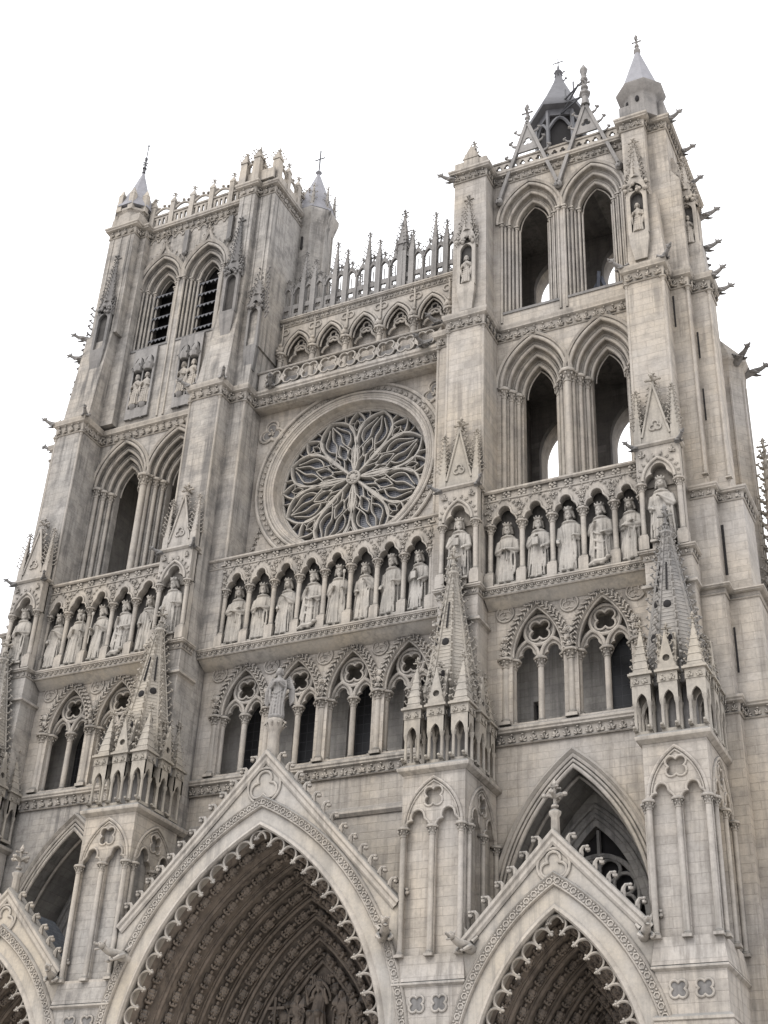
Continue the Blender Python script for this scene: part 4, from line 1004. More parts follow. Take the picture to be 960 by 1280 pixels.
    for x in (-4.42, 4.42):
        md = MB(); md.sweep(foil(x, 39.75, .70, 3, pi/2, 9), ROLL(0, .075, .02), y=.8, closed=True); md.sweep(foil(x, 39.75, .52, 3, pi/2, 9), ROLL(0, .05, .0), y=.8, closed=True)
        leaf(md, (x, .79, 39.55), Vector((0, -1, 0)), .5, .5); part('trefoil_medallion', md, STONE, 1, RW)
        md = MB(); md.slab(foil(x, 39.75, .62, 3, pi/2, 9), [], .785, .795); part('medallion_shade', md, STONE_DARK, 1, RW)  # dark plate before the wall paints the shade of a sunk trefoil
        md = MB()
        for m in range(7): leaf(md, ((x > 0 and 1 or -1)*(5.02-.08*m), .78, 32.2+.42*m*.7), Vector((0, -1, 0)), .36, .32)
        part('carved_spandrel', md, STONE, 1, RW)
    return RW
rose()

# ---- ringers' gallery above the rose
def ringers():
    mb = MB(); mb.box(-5.3, 5.3, .0, 2.2, 41.5, 41.95); mb.box(-5.3, 5.3, .25, 2.0, 40.95, 41.6)
    mb.slab(rect(-5.6, 5.6, 41.4, 47.3), [], 2.0, 2.6)
    mb.box(-6.0, 6.0, 1.4, 4.6, 47.0, 47.45); mb.box(-5.6, 5.6, 3.8, 4.4, 41, 47)
    GL = part('ringers_gallery', mb, WALL)
    cornice(GL, [(-5.25, .12), (5.25, .12)], 40.92, 41.98, o=.28, step=.4)
    # quatrefoil balustrade
    qb = MB(); xs = [-4.2+1.05*i for i in range(9)]
    zq = 42.46
    qb.slab(rect(-5.0, 5.0, 41.92, 43.0), [foil(x, zq, .50) for x in xs]+[[(x+.525-.24, 42.93), (x+.525, 42.62), (x+.525+.24, 42.93)] for x in xs]+[[(x+.525-.24, 41.99), (x+.525+.24, 41.99), (x+.525, 42.30)] for x in xs], -.02, .14)
    for x in xs: qb.sweep(foil(x, zq, .515), ROLL(0, .04, .01), y=-.02, closed=True)
    qb.hsweep([(-5.1, -.02), (5.1, -.02)], [(-.25, 42.94), (.06, 42.95), (.10, 43.0), (.06, 43.06), (-.1, 43.10), (-.25, 43.10)])
    part('balustrade', qb, STONE, 1, GL)
    # blind arcade of five deep arches
    cs = [-3.82+1.91*i for i in range(5)]
    ab = MB(); hw = .74
    dk = MB(); dk.box(-5.4, 5.4, 1.36, 1.385, 41.9, 43.6); part('walkway_shade', dk, STONE_DARK, 1, GL)  # dark sheet added behind the balustrade as painted walkway shade
    ab.slab(rect(-5.4, 5.4, 41.4, 47.1), [arch(c, 45.15, hw, 1.28, 10, 41.6) for c in cs], 1.4, 1.75)
    for c in cs:
        for d, r in ((0, .08), (.18, .06), (-.12, .05)): ab.sweep(arch(c, 45.15, hw+d, conc(hw, 1.28, d), 12), ROLL(0, r, .02), y=1.4+(.15 if d < 0 else 0))
        ab.sweep(foil(c, 45.78, .36, 3, pi/2), ROLL(0, .06, .02), y=1.75, closed=True)
        ab.sweep(trefoil_head(c, 44.9, .62), ROLL(0, .07, .02), y=1.76)
        for q in (-1, 1): ab.sweep(circ(c+q*.80, 46.62, .19, 12), ROLL(0, .05, .02), y=1.4, closed=True)
    for c in [-4.78+1.91*i for i in range(6)]:
        ab.tube([(c, 1.36, 45.3), (c, 1.36, 47.2)], .06, 6); ab.blob((c, 1.25, 45.45), (.2, .18, .25), None, ICO2); ab.blob((c+.1, 1.1, 45.6), (.1, .1, .12)); ab.blob((c-.08, 1.12, 45.3), (.1, .1, .12))
    part('blind_arcade', ab, STONE, 1, GL)
    for c in cs:
        ob = MB(); ob.slab(foil(c, 45.78, .34, 3, pi/2), [], 1.80, 1.82); part('dark_opening', ob, VOID, 1, GL)
    for c in [-4.78+1.91*i for i in range(6)]: colonnette(GL, max(-4.95, min(4.95, c)), 1.36, 42.9, 45.2, .14, cap=.55)
    cornice(GL, [(-5.3, 1.4), (5.3, 1.4)], 46.95, 47.55, o=.2, step=.3)
    # openwork screen of tall lights with pinnacles, twice: front and back of the platform
    for yy, z0 in ((1.45, 47.5), (4.1, 47.5)):
        sb = MB(); w = .64; xs = [-5.76+w*i for i in range(19)]
        holes = []
        for x in xs:
            c = x+w/2
            if c < 5.8:
                holes.append(arch(c, z0+1.72, .245, .46, 6, z0+1.02))
                holes.append(foil(c, z0+.56, .20)); holes.append(rect(c-.05, c+.05, z0+.10, z0+.26))
        top = [(-6.0, z0), (6.0, z0), (6.0, z0+2.1)]
        for x in xs[::-1]: top += [(x+w/2+.22, z0+2.2), (x+w/2, z0+2.62), (x+w/2-.22, z0+2.2)]
        top += [(-6.0, z0+2.1)]
        top = [p for p in top if -6.01 < p[0] < 6.01]
        sb.slab(top, holes, yy, yy+.12)
        for i, x in enumerate(xs):
            sb.tube([(x, yy-.02, z0), (x, yy-.02, z0+2.2)], .055, 5)
            if x+w/2 < 5.8:
                sb.tube([(x+w/2, yy+.06, z0+1.0), (x+w/2, yy+.06, z0+1.75)], .03, 5); sb.sweep(arch(x+w/2, z0+1.74, .26, .48, 6), ROLL(0, .045, .02), y=yy)
                for q in (-1, 1): crocket(sb, (x+w/2+q*.16, yy+.05, z0+2.36), (q, 0, .4), (0, 0, 1), .17)
            c = x+w/2
            if c < 5.8: finial(sb, c, yy+.06, z0+2.5, .5, .24)
            if i % 3 == 0 or i in (4, 7, 10, 13, 16):
                h = 1.9 if i % 3 == 0 else 1.15
                sb.box(x-.14, x+.14, yy-.12, yy+.2, z0, z0+2.4); spire(sb, x, yy+.04, z0+2.4, z0+2.5+h, .21, .03, 4, .26, .15, pi/4); finial(sb, x, yy+.04, z0+2.3+h, .5, .24)
        if yy < 2:
            sb.box(1.75, 2.25, yy-.1, yy+.3, z0, z0+3.0); spire(sb, 2.0, yy+.1, z0+3.0, z0+5.2, .36, .04, 4, .28, .18, pi/4); finial(sb, 2.0, yy+.1, z0+4.9, .75, .3)
            for q in (-1, 1): spire(sb, 2.0+q*.42, yy+.1, z0+2.4, z0+3.7, .14, .02, 4, .26, .12, pi/4)
        part('openwork_screen', sb, STONE_MID, 1, GL)
    for (x, y, z, a) in ((-4.2, -.1, 41.9, 25), (4.3, -.1, 41.9, -20), (4.9, .1, 43.2, -30)): gargoyle(GL, x, y, z, a, .85)
    return GL
ringers()

# ---- portals
def figure_blob(mb, p, along, out, h):
    """small carved figure under a canopy on an archivolt: p base, along = head direction"""
    p, along, out = Vector(p), Vector(along).normalized(), Vector(out).normalized(); side = along.cross(out).normalized()
    M = Matrix((side, out, along)).transposed(); j = RND.uniform
    mb.blob(p+along*h*.22+out*h*.08, (h*.25, h*.20, h*.26), M); mb.blob(p+along*h*.42+out*h*.06, (h*.19, h*.15, h*.22), M)
    mb.blob(p+along*h*.70+out*h*.10, (h*.095, h*.10, h*.12), M, ICO2)
    for q in (-1, 1):
        mb.blob(p+along*h*.42+side*q*h*.19+out*h*.10, (h*.07, h*.10, h*.17), M); mb.blob(p+along*h*.16+side*q*h*.11+out*h*.22, (h*.09, h*.13, h*.10), M)
    mb.blob(p+along*h*.92+out*h*.10, (h*.24, h*.22, h*.10), M)
    for q in (-1, 0, 1): mb.blob(p+along*h*.99+side*q*h*.16+out*h*.2, (h*.08, h*.07, h*.10), M)

def roof_sheet(mb, cx, half, ze, zr, y0, y1, t=.10):
    for q in (-1, 1):
        mb.add([(cx, y0, zr), (cx, y1, zr), (cx+q*half, y1, ze), (cx+q*half, y0, ze), (cx, y0, zr-t), (cx, y1, zr-t), (cx+q*half, y1, ze-t), (cx+q*half, y0, ze-t)],
               [(0, 1, 2, 3), (7, 6, 5, 4), (0, 4, 5, 1), (1, 5, 6, 2), (2, 6, 7, 3), (3, 7, 4, 0)])

def portal(cx, hw, zs, rise, half, gb, ga, bw, orders_, tym_y, side):
    """half: half width between the piers, gb gable base height, ga apex, orders_: (y, inset)"""
    yf = -3.9; s = 1
    # gable wall
    mb = MB(); base = 4.0
    outer = [(cx-half, base), (cx-half, gb)] + [(cx, ga)] + [(cx+half, gb), (cx+half, base)]
    inner = arch(cx, zs, hw, rise, 22, base)
    ol = outer + inner[::-1]
    mb.slab([(cx-half, base), (cx-hw, base)]+arch(cx, zs, hw, rise, 22)+[(cx+hw, base), (cx+half, base), (cx+half, gb), (cx, ga), (cx-half, gb)], [], yf, yf+.55)
    PT = part('portal', mb, GABLE)
    # raking coping with crockets
    cb = MB(); rake = [(cx-half+.02, gb-.55), (cx, ga-.02), (cx+half-.02, gb-.55)]
    rk = [(cx-half, gb), (cx, ga), (cx+half, gb)]
    cb.sweep(rk, [(-.30, -.02), (-.30, .05), (-.22, .10), (-.10, .08), (-.04, .14), (.06, .14), (.10, .05), (.10, -.60), (-.05, -.62), (-.06, -.02)], y=yf)
    L = hypot(half, ga-gb); n = round(L/.62)
    for q in (-1, 1):
        d = Vector((q*half, 0, gb-ga)).normalized(); out = Vector((q*(ga-gb), 0, half)).normalized()
        for i in range(n):
            t = (i+.7)/(n+.2); p = Vector((cx+q*half*t, yf+.1, ga+(gb-ga)*t))+out*.08
            k = .78*RND.uniform(.88, 1.12)
            cb.tube([p+d*.34*k-out*.03, p+d*.14*k+out*.05, p+d*.03*k+out*.20*k, p+out*.36*k, p+d*.10*k+out*.46*k, p+d*.22*k+out*.44*k], [.03, .10, .075, .06, .06, .05], 6)
            cb.blob(p+d*.24*k+out*.40*k, (.10, .11, .10)); cb.blob(p+d*.16*k+out*.50*k+Vector((0, -.06, 0)), .065)
    part('gable_coping', cb, STONE, 1, PT)
    tb = MB(); tz = ga-1.32-(0 if not side else .12); tr = .70 if not side else .56
    if side: tz = ga-1.12
    tb.sweep(circ(cx, tz, tr, 24), ROLL(0, .055, .02), y=yf, closed=True); tb.sweep(foil(cx, tz-.02, tr*.86, 3, pi/2, 8), ROLL(0, .055, .02), y=yf, closed=True)
    part('trefoil_medallion', tb, STONE, 1, PT)
    # moulded ring round the arch with its chain of circles
    rb = MB(); A = lambda d, n=26: arch(cx, zs, hw+d, conc(hw, rise, d), n)
    rb.sweep(A(.02), [(-.06, -.3), (-.06, .02), (.0, .10), (.10, .06), (.16, .0), (.16, -.05)], y=yf)
    rb.sweep(A(.62), [(0, -.02), (0, .05), (.04, .12), (.10, .09), (.30, .09), (.36, .14), (.42, .05), (.42, -.02)], y=yf)
    for i, (p, d) in enumerate(resample(A(.82), .165)):
        if i % 2 == 0: rb.tube([(p[0]+.10*cos(k*pi/3), yf-.10, p[1]+.10*sin(k*pi/3)) for k in range(7)], .032, 4)
        else:
            for q in (-1, 1): rb.blob((p[0]-d[1]*.07*q, yf-.10, p[1]+d[0]*.07*q), (.05, .04, .05))
    part('arch_moulding', rb, STONE, 1, PT)
    # hanging fringe of cusps
    fb = MB(); pitch = .68 if not side else .60
    P = resample(A(-.02, 40), pitch)
    for (p, d), (p2, d2) in zip(P, P[1:]):
        if p[1] < 7.5: continue
        m = ((p[0]+p2[0])/2, (p[1]+p2[1])/2); dd = Vector((p2[0]-p[0], 0, p2[1]-p[1])); w = dd.length; dd.normalize(); inn = Vector((dd.z, 0, -dd.x))
        c = Vector((m[0], yf+.12, m[1]))+inn*(w*.52)
        pts = [c+(dd*cos(a)*w*.47-inn*sin(a)*w*.50) for a in [radians(-28+k*236/12) for k in range(13)]]
        fb.tube(pts, [.034]+[.046]*11+[.034], 6)
        fb.tube([q-inn*.0+Vector((0, .07, 0)) for q in pts[2:-2]], .04, 5)
    for p, d in P:
        if p[1] < 7.5: continue
        inn = Vector((d[1], 0, -d[0])); t = Vector((p[0], yf+.12, p[1]))+inn*.47
        fb.blob(t, (.065, .07, .065), None, ICO2)
        for q in (-1, 1): fb.blob(t+Vector((d[0], 0, d[1]))*.075*q-inn*.05, .045)
        fb.blob(t+inn*.05-Vector((0, .06, 0)), .04)
    part('cusped_fringe', fb, STONE, 1, PT)
    # porch vault and archivolts
    for i, ((y0, d0), (y1, d1)) in enumerate(zip(orders_, orders_[1:])):
        ab = MB(); n = 22
        a0, a1 = arch(cx, zs, hw-d0, conc(hw, rise, -d0), n), arch(cx, zs, hw-d1, conc(hw, rise, -d1), n)
        a0, a1 = [(a0[0][0], base)]+a0+[(a0[-1][0], base)], [(a1[0][0], base)]+a1+[(a1[-1][0], base)]
        ym, am = (y0*.35+y1*.65), [(p[0]*.75+q[0]*.25, p[1]*.75+q[1]*.25) for p, q in zip(a0, a1)]
        ab.loft([[(p[0], y0, p[1]) for p in a0], [(p[0], ym, p[1]) for p in am], [(p[0], y1, p[1]) for p in a1]], closed=False, cap=False)
        ab.sweep(a1, ROLL(.03, .085, .02), y=y1)
        ab.sweep([(q[0]*.8+p[0]*.2, q[1]*.8+p[1]*.2) for p, q in zip(a0, a1)], ROLL(.04, .05, .02), y=y1-.1)
        hgt = .74 if not side else .62
        for q in (-1, 1):
            P = arch(cx, zs, hw-(d0+d1)/2, conc(hw, rise, -(d0+d1)/2), 24); half_ = P[:25] if q < 0 else P[24:][::-1]
            half_ = [(half_[0][0], 6.0)]+half_
            for p, d in resample(half_, hgt*1.04)[:-1]:
                if p[1] < 9.2: continue
                inn = Vector((d[1], 0, -d[0])) if q < 0 else Vector((-d[1], 0, d[0]))
                figure_blob(ab, (p[0], (y0+y1)/2-.06, p[1]), (d[0], 0, d[1]), inn*.55+Vector((0, -.8, 0)), hgt)
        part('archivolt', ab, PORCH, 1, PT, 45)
    # tympanum with carved scenes
    dl = orders_[-1][1]; tb = MB()
    tb.slab(arch(cx, zs, hw-dl+.02, conc(hw, rise, -dl+.02), 14, base), [], tym_y, tym_y+.3)
    zt = zs+conc(hw, rise, -dl)
    tb.box(cx-(hw-dl), cx+(hw-dl), tym_y-.42, tym_y, zt-1.75, zt-1.62) if side else None
    zc = zt-1.62 if not side else zt-1.3
    # canopy frieze
    for k in range(-5, 6):
        x = cx+k*.36
        if abs(k) < 2: continue
        if abs(x-cx) > (hw-dl)*.8: continue
        tb.lathe([(.22, zc-.05), (.24, zc+.05), (.14, zc+.2), (.03, zc+.36)], x, tym_y-.18, 6); tb.sweep(arch(x, zc-.25, .15, .2, 4), ROLL(0, .03, 0), y=tym_y-.34)
    tb.sweep(trefoil_head(cx, zc+.02, .42), ROLL(0, .07, .05), y=tym_y-.35); tb.sweep(arch(cx, zc+.1, .5, .8, 8), ROLL(0, .06, .03), y=tym_y-.3)
    for k in range(9): tb.lathe([(.05, zc+.75), (.06, zc+.95), (.02, zc+1.1)], cx-.36+.09*k, tym_y-.2, 5)
    for q in (-1, 1): figure_blob(tb, (cx+q*.62, tym_y-.05, zc+.35), (q*-.25, 0, 1), (0, -1, 0), .8)
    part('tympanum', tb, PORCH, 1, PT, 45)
    return PT
OC = [(-3.35, .0), (-2.2, .32), (-1.2, .62), (-.35, .95), (.35, 1.35), (.85, 1.85), (1.25, 2.45), (1.62, 3.05)]
P0 = portal(0, 5.38, 9.0, 8.75, 5.80, 14.42, 20.6, 0, OC, 1.75, False)
OS = [(-3.35, .0), (-2.4, .25), (-1.6, .5), (-.8, .8), (-.15, 1.1), (.4, 1.4), (.95, 1.72)]
PS = {s: portal(s*11.36, 2.93, 8.0, 5.75, 3.19, 12.95, 16.3, 0, OS, 1.1, True) for s in (1, -1)}
for s in (1, -1):
    fb = MB(); cx = s*11.36; fb.lathe([(.17, 16.1), (.15, 16.9), (.22, 17.0), (.22, 17.08), (.13, 17.15)], cx, -3.65, 8); finial(fb, cx, -3.65, 16.9, 1.35, .62); part('finial', fb, STONE, 1, PS[s])
    for q in (-1, 1): gargoyle(PS[s], cx+q*2.93, -3.95, 12.75, q*22, 1.0, STONE)
    rf = MB(); roof_sheet(rf, cx, 3.15, 12.55, 15.85, -3.4, -.9); part('porch_roof', rf, SLATE, 1, PS[s], 0)
for q in (-1, 1): gargoyle(P0, q*5.30, -3.95, 13.35, q*28, 1.15, STONE)
rf = MB(); roof_sheet(rf, 0, 5.75, 13.9, 20.05, -3.4, .05); part('porch_roof', rf, SLATE, 1, P0, 0)
pd = MB(); pd.lathe([(.28, 20.2), (.21, 21.5), (.25, 21.6), (.34, 21.82), (.37, 21.98), (.33, 22.08)], 0, -3.55, 10)
for k in range(9): crocket(pd, (.26*cos(k*.7), -3.55+.26*sin(k*.7), 21.75), (cos(k*.7), sin(k*.7), 0), (0, 0, 1), .2)
part('statue_pedestal', pd, STONE, 1, P0)

# ---- big arched recesses of the tower bays, with their windows
for s in (1, -1):
    cx, zs, hw, rise = 11.15, 14.0, 2.72, 5.75
    mb = MB(); mb.slab(rect(7.7, 14.7, 8, 20.9), [arch(cx, zs, hw, rise, 18, 8.2)], -.85, -.2)
    mb.slab(rect(7.7, 14.7, 8, 20.9), [arch(cx, zs, hw-.10, conc(hw, rise, -.10), 18, 8.2)], -.198, .4)
    A1 = arch(cx, zs, hw-.10, conc(hw, rise, -.10), 18, 8.2)
    mb.loft([[(p[0], .4, p[1]) for p in A1], [(p[0], 1.5, p[1]) for p in A1]], closed=False, cap=False)
    wA = [arch(cx, 14.6, 1.72, 3.7, 14, 8.3)]
    mb.slab(rect(8.0, 14.4, 8, 20.5), wA, 1.5, 2.3)
    for i, d in enumerate((.3, .62)): mb.sweep(arch(cx, 14.6, 1.72+d, conc(1.72, 3.7, d), 14), ROLL(0, .09, .02), y=1.5)
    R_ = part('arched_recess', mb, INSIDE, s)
    mb = MB(); mb.slab(rect(7.7, 14.7, 8.0, 20.9), [arch(cx, zs, hw+.02, conc(hw, rise, .02), 18, 8.2)], -.87, -.855); part('recess_wall', mb, WALL if s > 0 else WALL_OLD, s, R_)
    hb = MB()
    for d, r in ((.02, .08), (.18, .06), (.34, .09), (-.10, .07)): hb.sweep(arch(cx, zs, hw+d, conc(hw, rise, d), 20), ROLL(0, r, .02), y=-.87 if d > 0 else -.2)
    hb.sweep(arch(cx, zs, hw+.48, conc(hw, rise, .48), 20), [(-.10, -.02), (-.08, .10), (.02, .20), (.10, .12), (.10, -.02)], y=-.87)
    part('arch_moulding', hb, STONE, s, R_)
    tb = MB()
    tb.sweep(circ(cx, 15.75, 1.48, 30), ROLL(0, .11, .0), y=1.75, closed=True)
    for k in range(8):
        a = k*pi/4+pi/8; tb.sweep(circ(cx+1.0*cos(a), 15.75+1.0*sin(a), .40, 14), ROLL(0, .07, .0), y=1.78, closed=True)
    tb.sweep(circ(cx, 15.75, .5, 16), ROLL(0, .08, .0), y=1.78, closed=True); tb.tube([(cx, 1.78, 17.2), (cx, 1.78, 18.2)], .09, 5)
    part('tracery', tb, INSIDE, s, R_)
    gl = MB(); gl.box(cx-1.9, cx+1.9, 2.0, 2.05, 8.5, 18.6); part('window_glass', gl, VOID, s, R_)

# ---- what stands behind the front: nave, stair turrets, buttress pinnacles
nv = MB(); nv.box(-6.5, 6.5, 5.8, 70, 0, 36); nv.box(-15.5, 15.5, 5.8, 70, 0, 17)
NV = part('nave', nv, WALL)
rf = MB(); rf.add([(-6.8, 6, 36), (0, 6, 46), (6.8, 6, 36), (-6.8, 70, 36), (0, 70, 46), (6.8, 70, 36)], [(0, 1, 4, 3), (1, 2, 5, 4), (0, 2, 1), (3, 4, 5), (0, 3, 5, 2)]); part('nave_roof', rf, SLATE, 1, NV, 0)
tb = MB(); cx, cy = 17.1, 4.6
tb.lathe([(.85, 0), (.85, 38.9), (.9, 39.0), (.95, 39.6), (1.15, 39.85), (1.15, 40.05), (.02, 41.7)], cx, cy, 8, pi/8)
for k in range(8):
    a = pi/8+k*pi/4; tb.tube([(cx+.85*cos(a), cy+.85*sin(a), 29), (cx+.85*cos(a), cy+.85*sin(a), 39.0)], .06, 5)
ST = part('stair_turret', tb, WALL)
gargoyle(ST, cx+.8, cy-.8, 39.85, 45, .9); gargoyle(ST, cx+1.05, cy+.2, 39.7, 85, .9)
for (x, y, z0, z1, r) in ((18.45, 4.2, 10, 35.6, .42), (9.4, 9.5, 38, 43.5, .5), (-9.4, 9.5, 36, 41.5, .5), (19.5, 3.2, 10, 31.0, .5)):
    fb = MB(); zb = z0+(z1-z0)*.62; fb.box(x-r, x+r, y-r, y+r, 0, zb); spire(fb, x, y, zb, z1-.7, r*1.25, .06, 8, .55, .34); finial(fb, x, y, z1-1.0, 1.1, .42)
    for k in range(12): crocket(fb, (x-r, y-r, zb-.5-.5*k), (-.6, -.8, 0), (0, 0, 1), .3); crocket(fb, (x+r, y-r, zb-.5-.5*k), (.6, -.8, 0), (0, 0, 1), .3)
    part('buttress_pinnacle', fb, SPIRE_PALE, 1)

# ------------------------------------------------------------------ carved figures
def remesh(mb, name, vox, smooth_it=2):
    me = mb.mesh(name+'_raw', 0); o = bpy.data.objects.new(name+'_raw', me); COL.objects.link(o)
    m = o.modifiers.new('r', 'REMESH'); m.mode = 'VOXEL'; m.voxel_size = vox
    if smooth_it:
        k = o.modifiers.new('s', 'SMOOTH'); k.factor = .45; k.iterations = smooth_it
    dg = bpy.context.evaluated_depsgraph_get(); new = bpy.data.meshes.new_from_object(o.evaluated_get(dg)); new.name = name
    bpy.data.objects.remove(o); bpy.data.meshes.remove(me)
    new.polygons.foreach_set('use_smooth', [True]*len(new.polygons)); return new

def robe(mb, rings, folds, depth, phase=0., n=72, z_off=None):
    """rings: (z, rx, ry, cx, cy, fold_strength)"""
    R = []
    for (z, rx, ry, cx, cy, fs) in rings:
        ring = []
        for k in range(n):
            a = 2*pi*k/n
            f = 1+fs*depth*(abs(sin(folds*a/2+phase+z*.25))**.7*2-1.15+.35*sin(3*a+z*1.7+phase))
            ring.append((cx+rx*f*cos(a), cy+ry*f*sin(a), z))
        R.append(ring)
    mb.loft(R)

def head(mb, c, r, beard, yaw=0., tilt=0., crown=True, long_hair=True, veil=False, hat=0):
    M = Matrix.Rotation(radians(yaw), 3, 'Z') @ Matrix.Rotation(radians(tilt), 3, 'X'); c = Vector(c)
    def b(p, s, ico=ICO2): mb.blob(c+M @ (Vector(p)*r), tuple(v*r for v in s), M, ico)
    b((0, 0, 0), (.78, .92, 1.12), ICO3); b((0, -.2, -.42), (.60, .70, .62), ICO3)
    b((0, -.92, -.08), (.13, .22, .26)); b((0, -1.02, -.20), (.16, .14, .11))
    for q in (-1, 1):
        b((q*.30, -.80, .18), (.24, .14, .08)); b((q*.29, -.80, -.02), (.13, .10, .08)); b((q*.40, -.66, -.28), (.2, .2, .2)); b((q*.80, 0, -.05), (.12, .2, .26))
    b((0, -.86, -.52), (.24, .12, .07)); b((0, -.84, -.66), (.2, .12, .07))
    if beard:
        b((0, -.70, -.95), (.46, .38, .42), ICO3); b((0, -.74, -1.3), (.30, .28, .38))
        for q in (-1, 1): b((q*.48, -.42, -.72), (.22, .36, .42)); b((q*.2, -.9, -.52), (.2, .1, .09))
    if long_hair:
        for q in (-1, 1):
            for k in range(4): b((q*(.80+.05*k), .08+.06*k, .25-.36*k), (.26, .44, .30))
        b((0, .55, -.3), (.75, .5, .95), ICO3); b((0, .1, .62), (.82, .9, .60), ICO3)
    if veil:
        b((0, .25, .1), (.98, .95, 1.25), ICO3); b((0, .45, -.9), (1.0, .7, .9), ICO3)
    if crown:
        def rp(a, rr, z): return tuple(c+M @ (Vector((rr*cos(a)*.88, rr*sin(a), z))*r))
        rim = [[rp(2*pi*k/20, q, z) for k in range(20)] for q, z in ((.94, .62), (1.0, .66), (1.02, .92), (.98, .96))]
        mb.loft(rim)
        for k in range(8):
            a = 2*pi*k/8+pi/8; mb.blob(rp(a, .98, 1.12), (.17*r, .17*r, .26*r), None, ICO2)
        b((0, 0, .85), (.80, .88, .35+hat), ICO3)

def king_mesh(v):
    """robed king, about 3 m tall, facing -Y"""
    g = random.Random(40+v['seed']); mb = MB(); sw = v.get('sway', 0.0); H = v.get('h', 1.0)
    f = v.get('folds', 15); ph = g.uniform(0, 6)
    # gown
    robe(mb, [(.06, .44, .33, 0, 0, 1), (.30, .42, .31, sw*.2, 0, 1), (.8, .375, .28, sw*.6, .0, 1), (1.3, .345, .255, sw, .0, .8), (1.62, .33, .24, sw*.9, 0, .45), (1.9, .37, .25, sw*.6, 0, .25), (2.16, .40, .23, sw*.3, .01, .15), (2.30, .30, .19, sw*.2, .02, .05), (2.40, .14, .13, sw*.1, .02, 0), (2.62, .11, .12, sw*.1, .0, 0)], f, .24, ph)
    # mantle hanging from the shoulders behind and at the sides, open in front
    rings = []
    for (z, rx, ry) in ((.10, .54, .36), (.5, .53, .36), (1.0, .50, .34), (1.5, .48, .32), (1.9, .46, .29), (2.15, .43, .24), (2.28, .33, .2)):
        ring = []; m = 40; a0, a1 = radians(-38 - v.get('open', 0)), radians(218)
        for k in range(m+1):
            a = a0+(a1-a0)*k/m; ff = 1+.10*(2.3-z)/2.3*sin(a*9+ph)
            ring.append((rx*ff*cos(a)+sw*.4, ry*ff*sin(a)+.02, z))
        inner = [((x-sw*.4)*.80+sw*.4, (y-.02)*.74+.04, z) for x, y, z in ring[::-1]]
        rings.append(ring+inner)
    mb.loft(rings)
    # diagonal drapery folds across the front
    if v.get('swag', 0):
        for i in range(3):
            q = v.get('side', 1); z = 1.55-.33*i
            mb.tube([(q*.36, -.12, z+.30), (q*.12, -.27, z+.02-.05*i*.4), (-q*.12, -.28, z-.10-.04*i), (-q*.32, -.16, z+.02)], [.03, .05, .045, .02], 6)
    # hanging cloak edge with stepped hem
    q = v.get('side', 1)
    for i in range(3):
        x0 = g.uniform(.20, .36); mb.tube([(q*x0, -.22, 1.7-.1*i), (q*(x0+.05*(i-1)), -.27, 1.25-.1*i), (q*(x0+.03), -.29, .75-.12*i), (q*(x0-.05), -.27, .62-.12*i)], [.03, .05, .06, .03], 6)
    for i in range(7):
        x0 = -.30+.1*i+g.uniform(-.03, .03); mb.tube([(x0*.75, -.23, 1.45+g.uniform(-.2, .1)), (x0*.9, -.27, .9), (x0*1.08+g.uniform(-.04, .04), -.30, .12)], [.015, .035, .05], 6)
    # arms
    def arm(sh, el, ha):
        mb.tube([sh, tuple((Vector(sh)+Vector(el))/2), el], [.135, .13, .115], 10); mb.blob(el, .12, None, ICO2)
        mb.tube([el, tuple((Vector(el)*.4+Vector(ha)*.6)), ha], [.115, .09, .065], 10)
        # sleeve that droops below the forearm
        e, h = Vector(el), Vector(ha); mb.tube([e+Vector((0, 0, -.10)), (e+h)/2+Vector((0, .02, -.16)), h*.8+e*.2+Vector((0, 0, -.05))], [.07, .08, .04], 8)
        d = (h-e).normalized(); M = d.to_track_quat('Z', 'Y').to_matrix()
        mb.blob(h+d*.05, (.065, .05, .085), M, ICO2)
        for k in range(4):
            o = M @ Vector((-.045+.03*k, -.045, .09-.01*abs(k-1.5)))
            mb.tube([h+d*.08+M @ Vector((-.045+.03*k, 0, 0)), h+o+d*.07, h+o+d*.035+M @ Vector((0, -.03, 0))], [.022, .021, .016], 6)
        mb.tube([h+M @ Vector((.05, -.02, .02)), h+M @ Vector((.085, -.06, .07))], [.024, .017], 6)
    poses = {
        'strap': (((-.36, .0, 2.12), (-.47, -.08, 1.68), (-.16, -.33, 1.98)), ((.36, 0, 2.12), (.46, -.05, 1.62), (.22, -.34, 1.52))),
        'scepter': (((-.36, 0, 2.12), (-.47, -.05, 1.66), (-.33, -.36, 1.72)), ((.36, 0, 2.12), (.45, -.05, 1.64), (.14, -.36, 1.80))),
        'crossed': (((-.36, 0, 2.12), (-.47, -.10, 1.70), (.12, -.35, 1.80)), ((.36, 0, 2.12), (.47, -.10, 1.68), (-.10, -.37, 1.66))),
        'hold': (((-.36, 0, 2.12), (-.46, -.06, 1.64), (-.10, -.36, 1.62)), ((.36, 0, 2.12), (.46, -.06, 1.64), (.10, -.36, 1.62))),
        'chest': (((-.36, 0, 2.12), (-.46, -.06, 1.62), (-.30, -.34, 1.45)), ((.36, 0, 2.12), (.46, -.10, 1.70), (.02, -.35, 1.96))),
        'down': (((-.36, 0, 2.12), (-.46, -.02, 1.62), (-.38, -.30, 1.42)), ((.36, 0, 2.12), (.46, -.02, 1.62), (.30, -.34, 1.58))),
    }
    ps = poses[v['pose']]
    if v.get('flip'): ps = tuple(tuple((-p[0], p[1], p[2]) for p in a) for a in ps)
    for a in ps: arm(*a)
    if v.get('rod'):
        x = ps[0][2][0]; mb.tube([(x-.02, -.40, .95), (x, -.38, 2.42)], [.03, .028], 7); mb.blob((x, -.38, 2.50), (.075, .06, .11), None, ICO2)
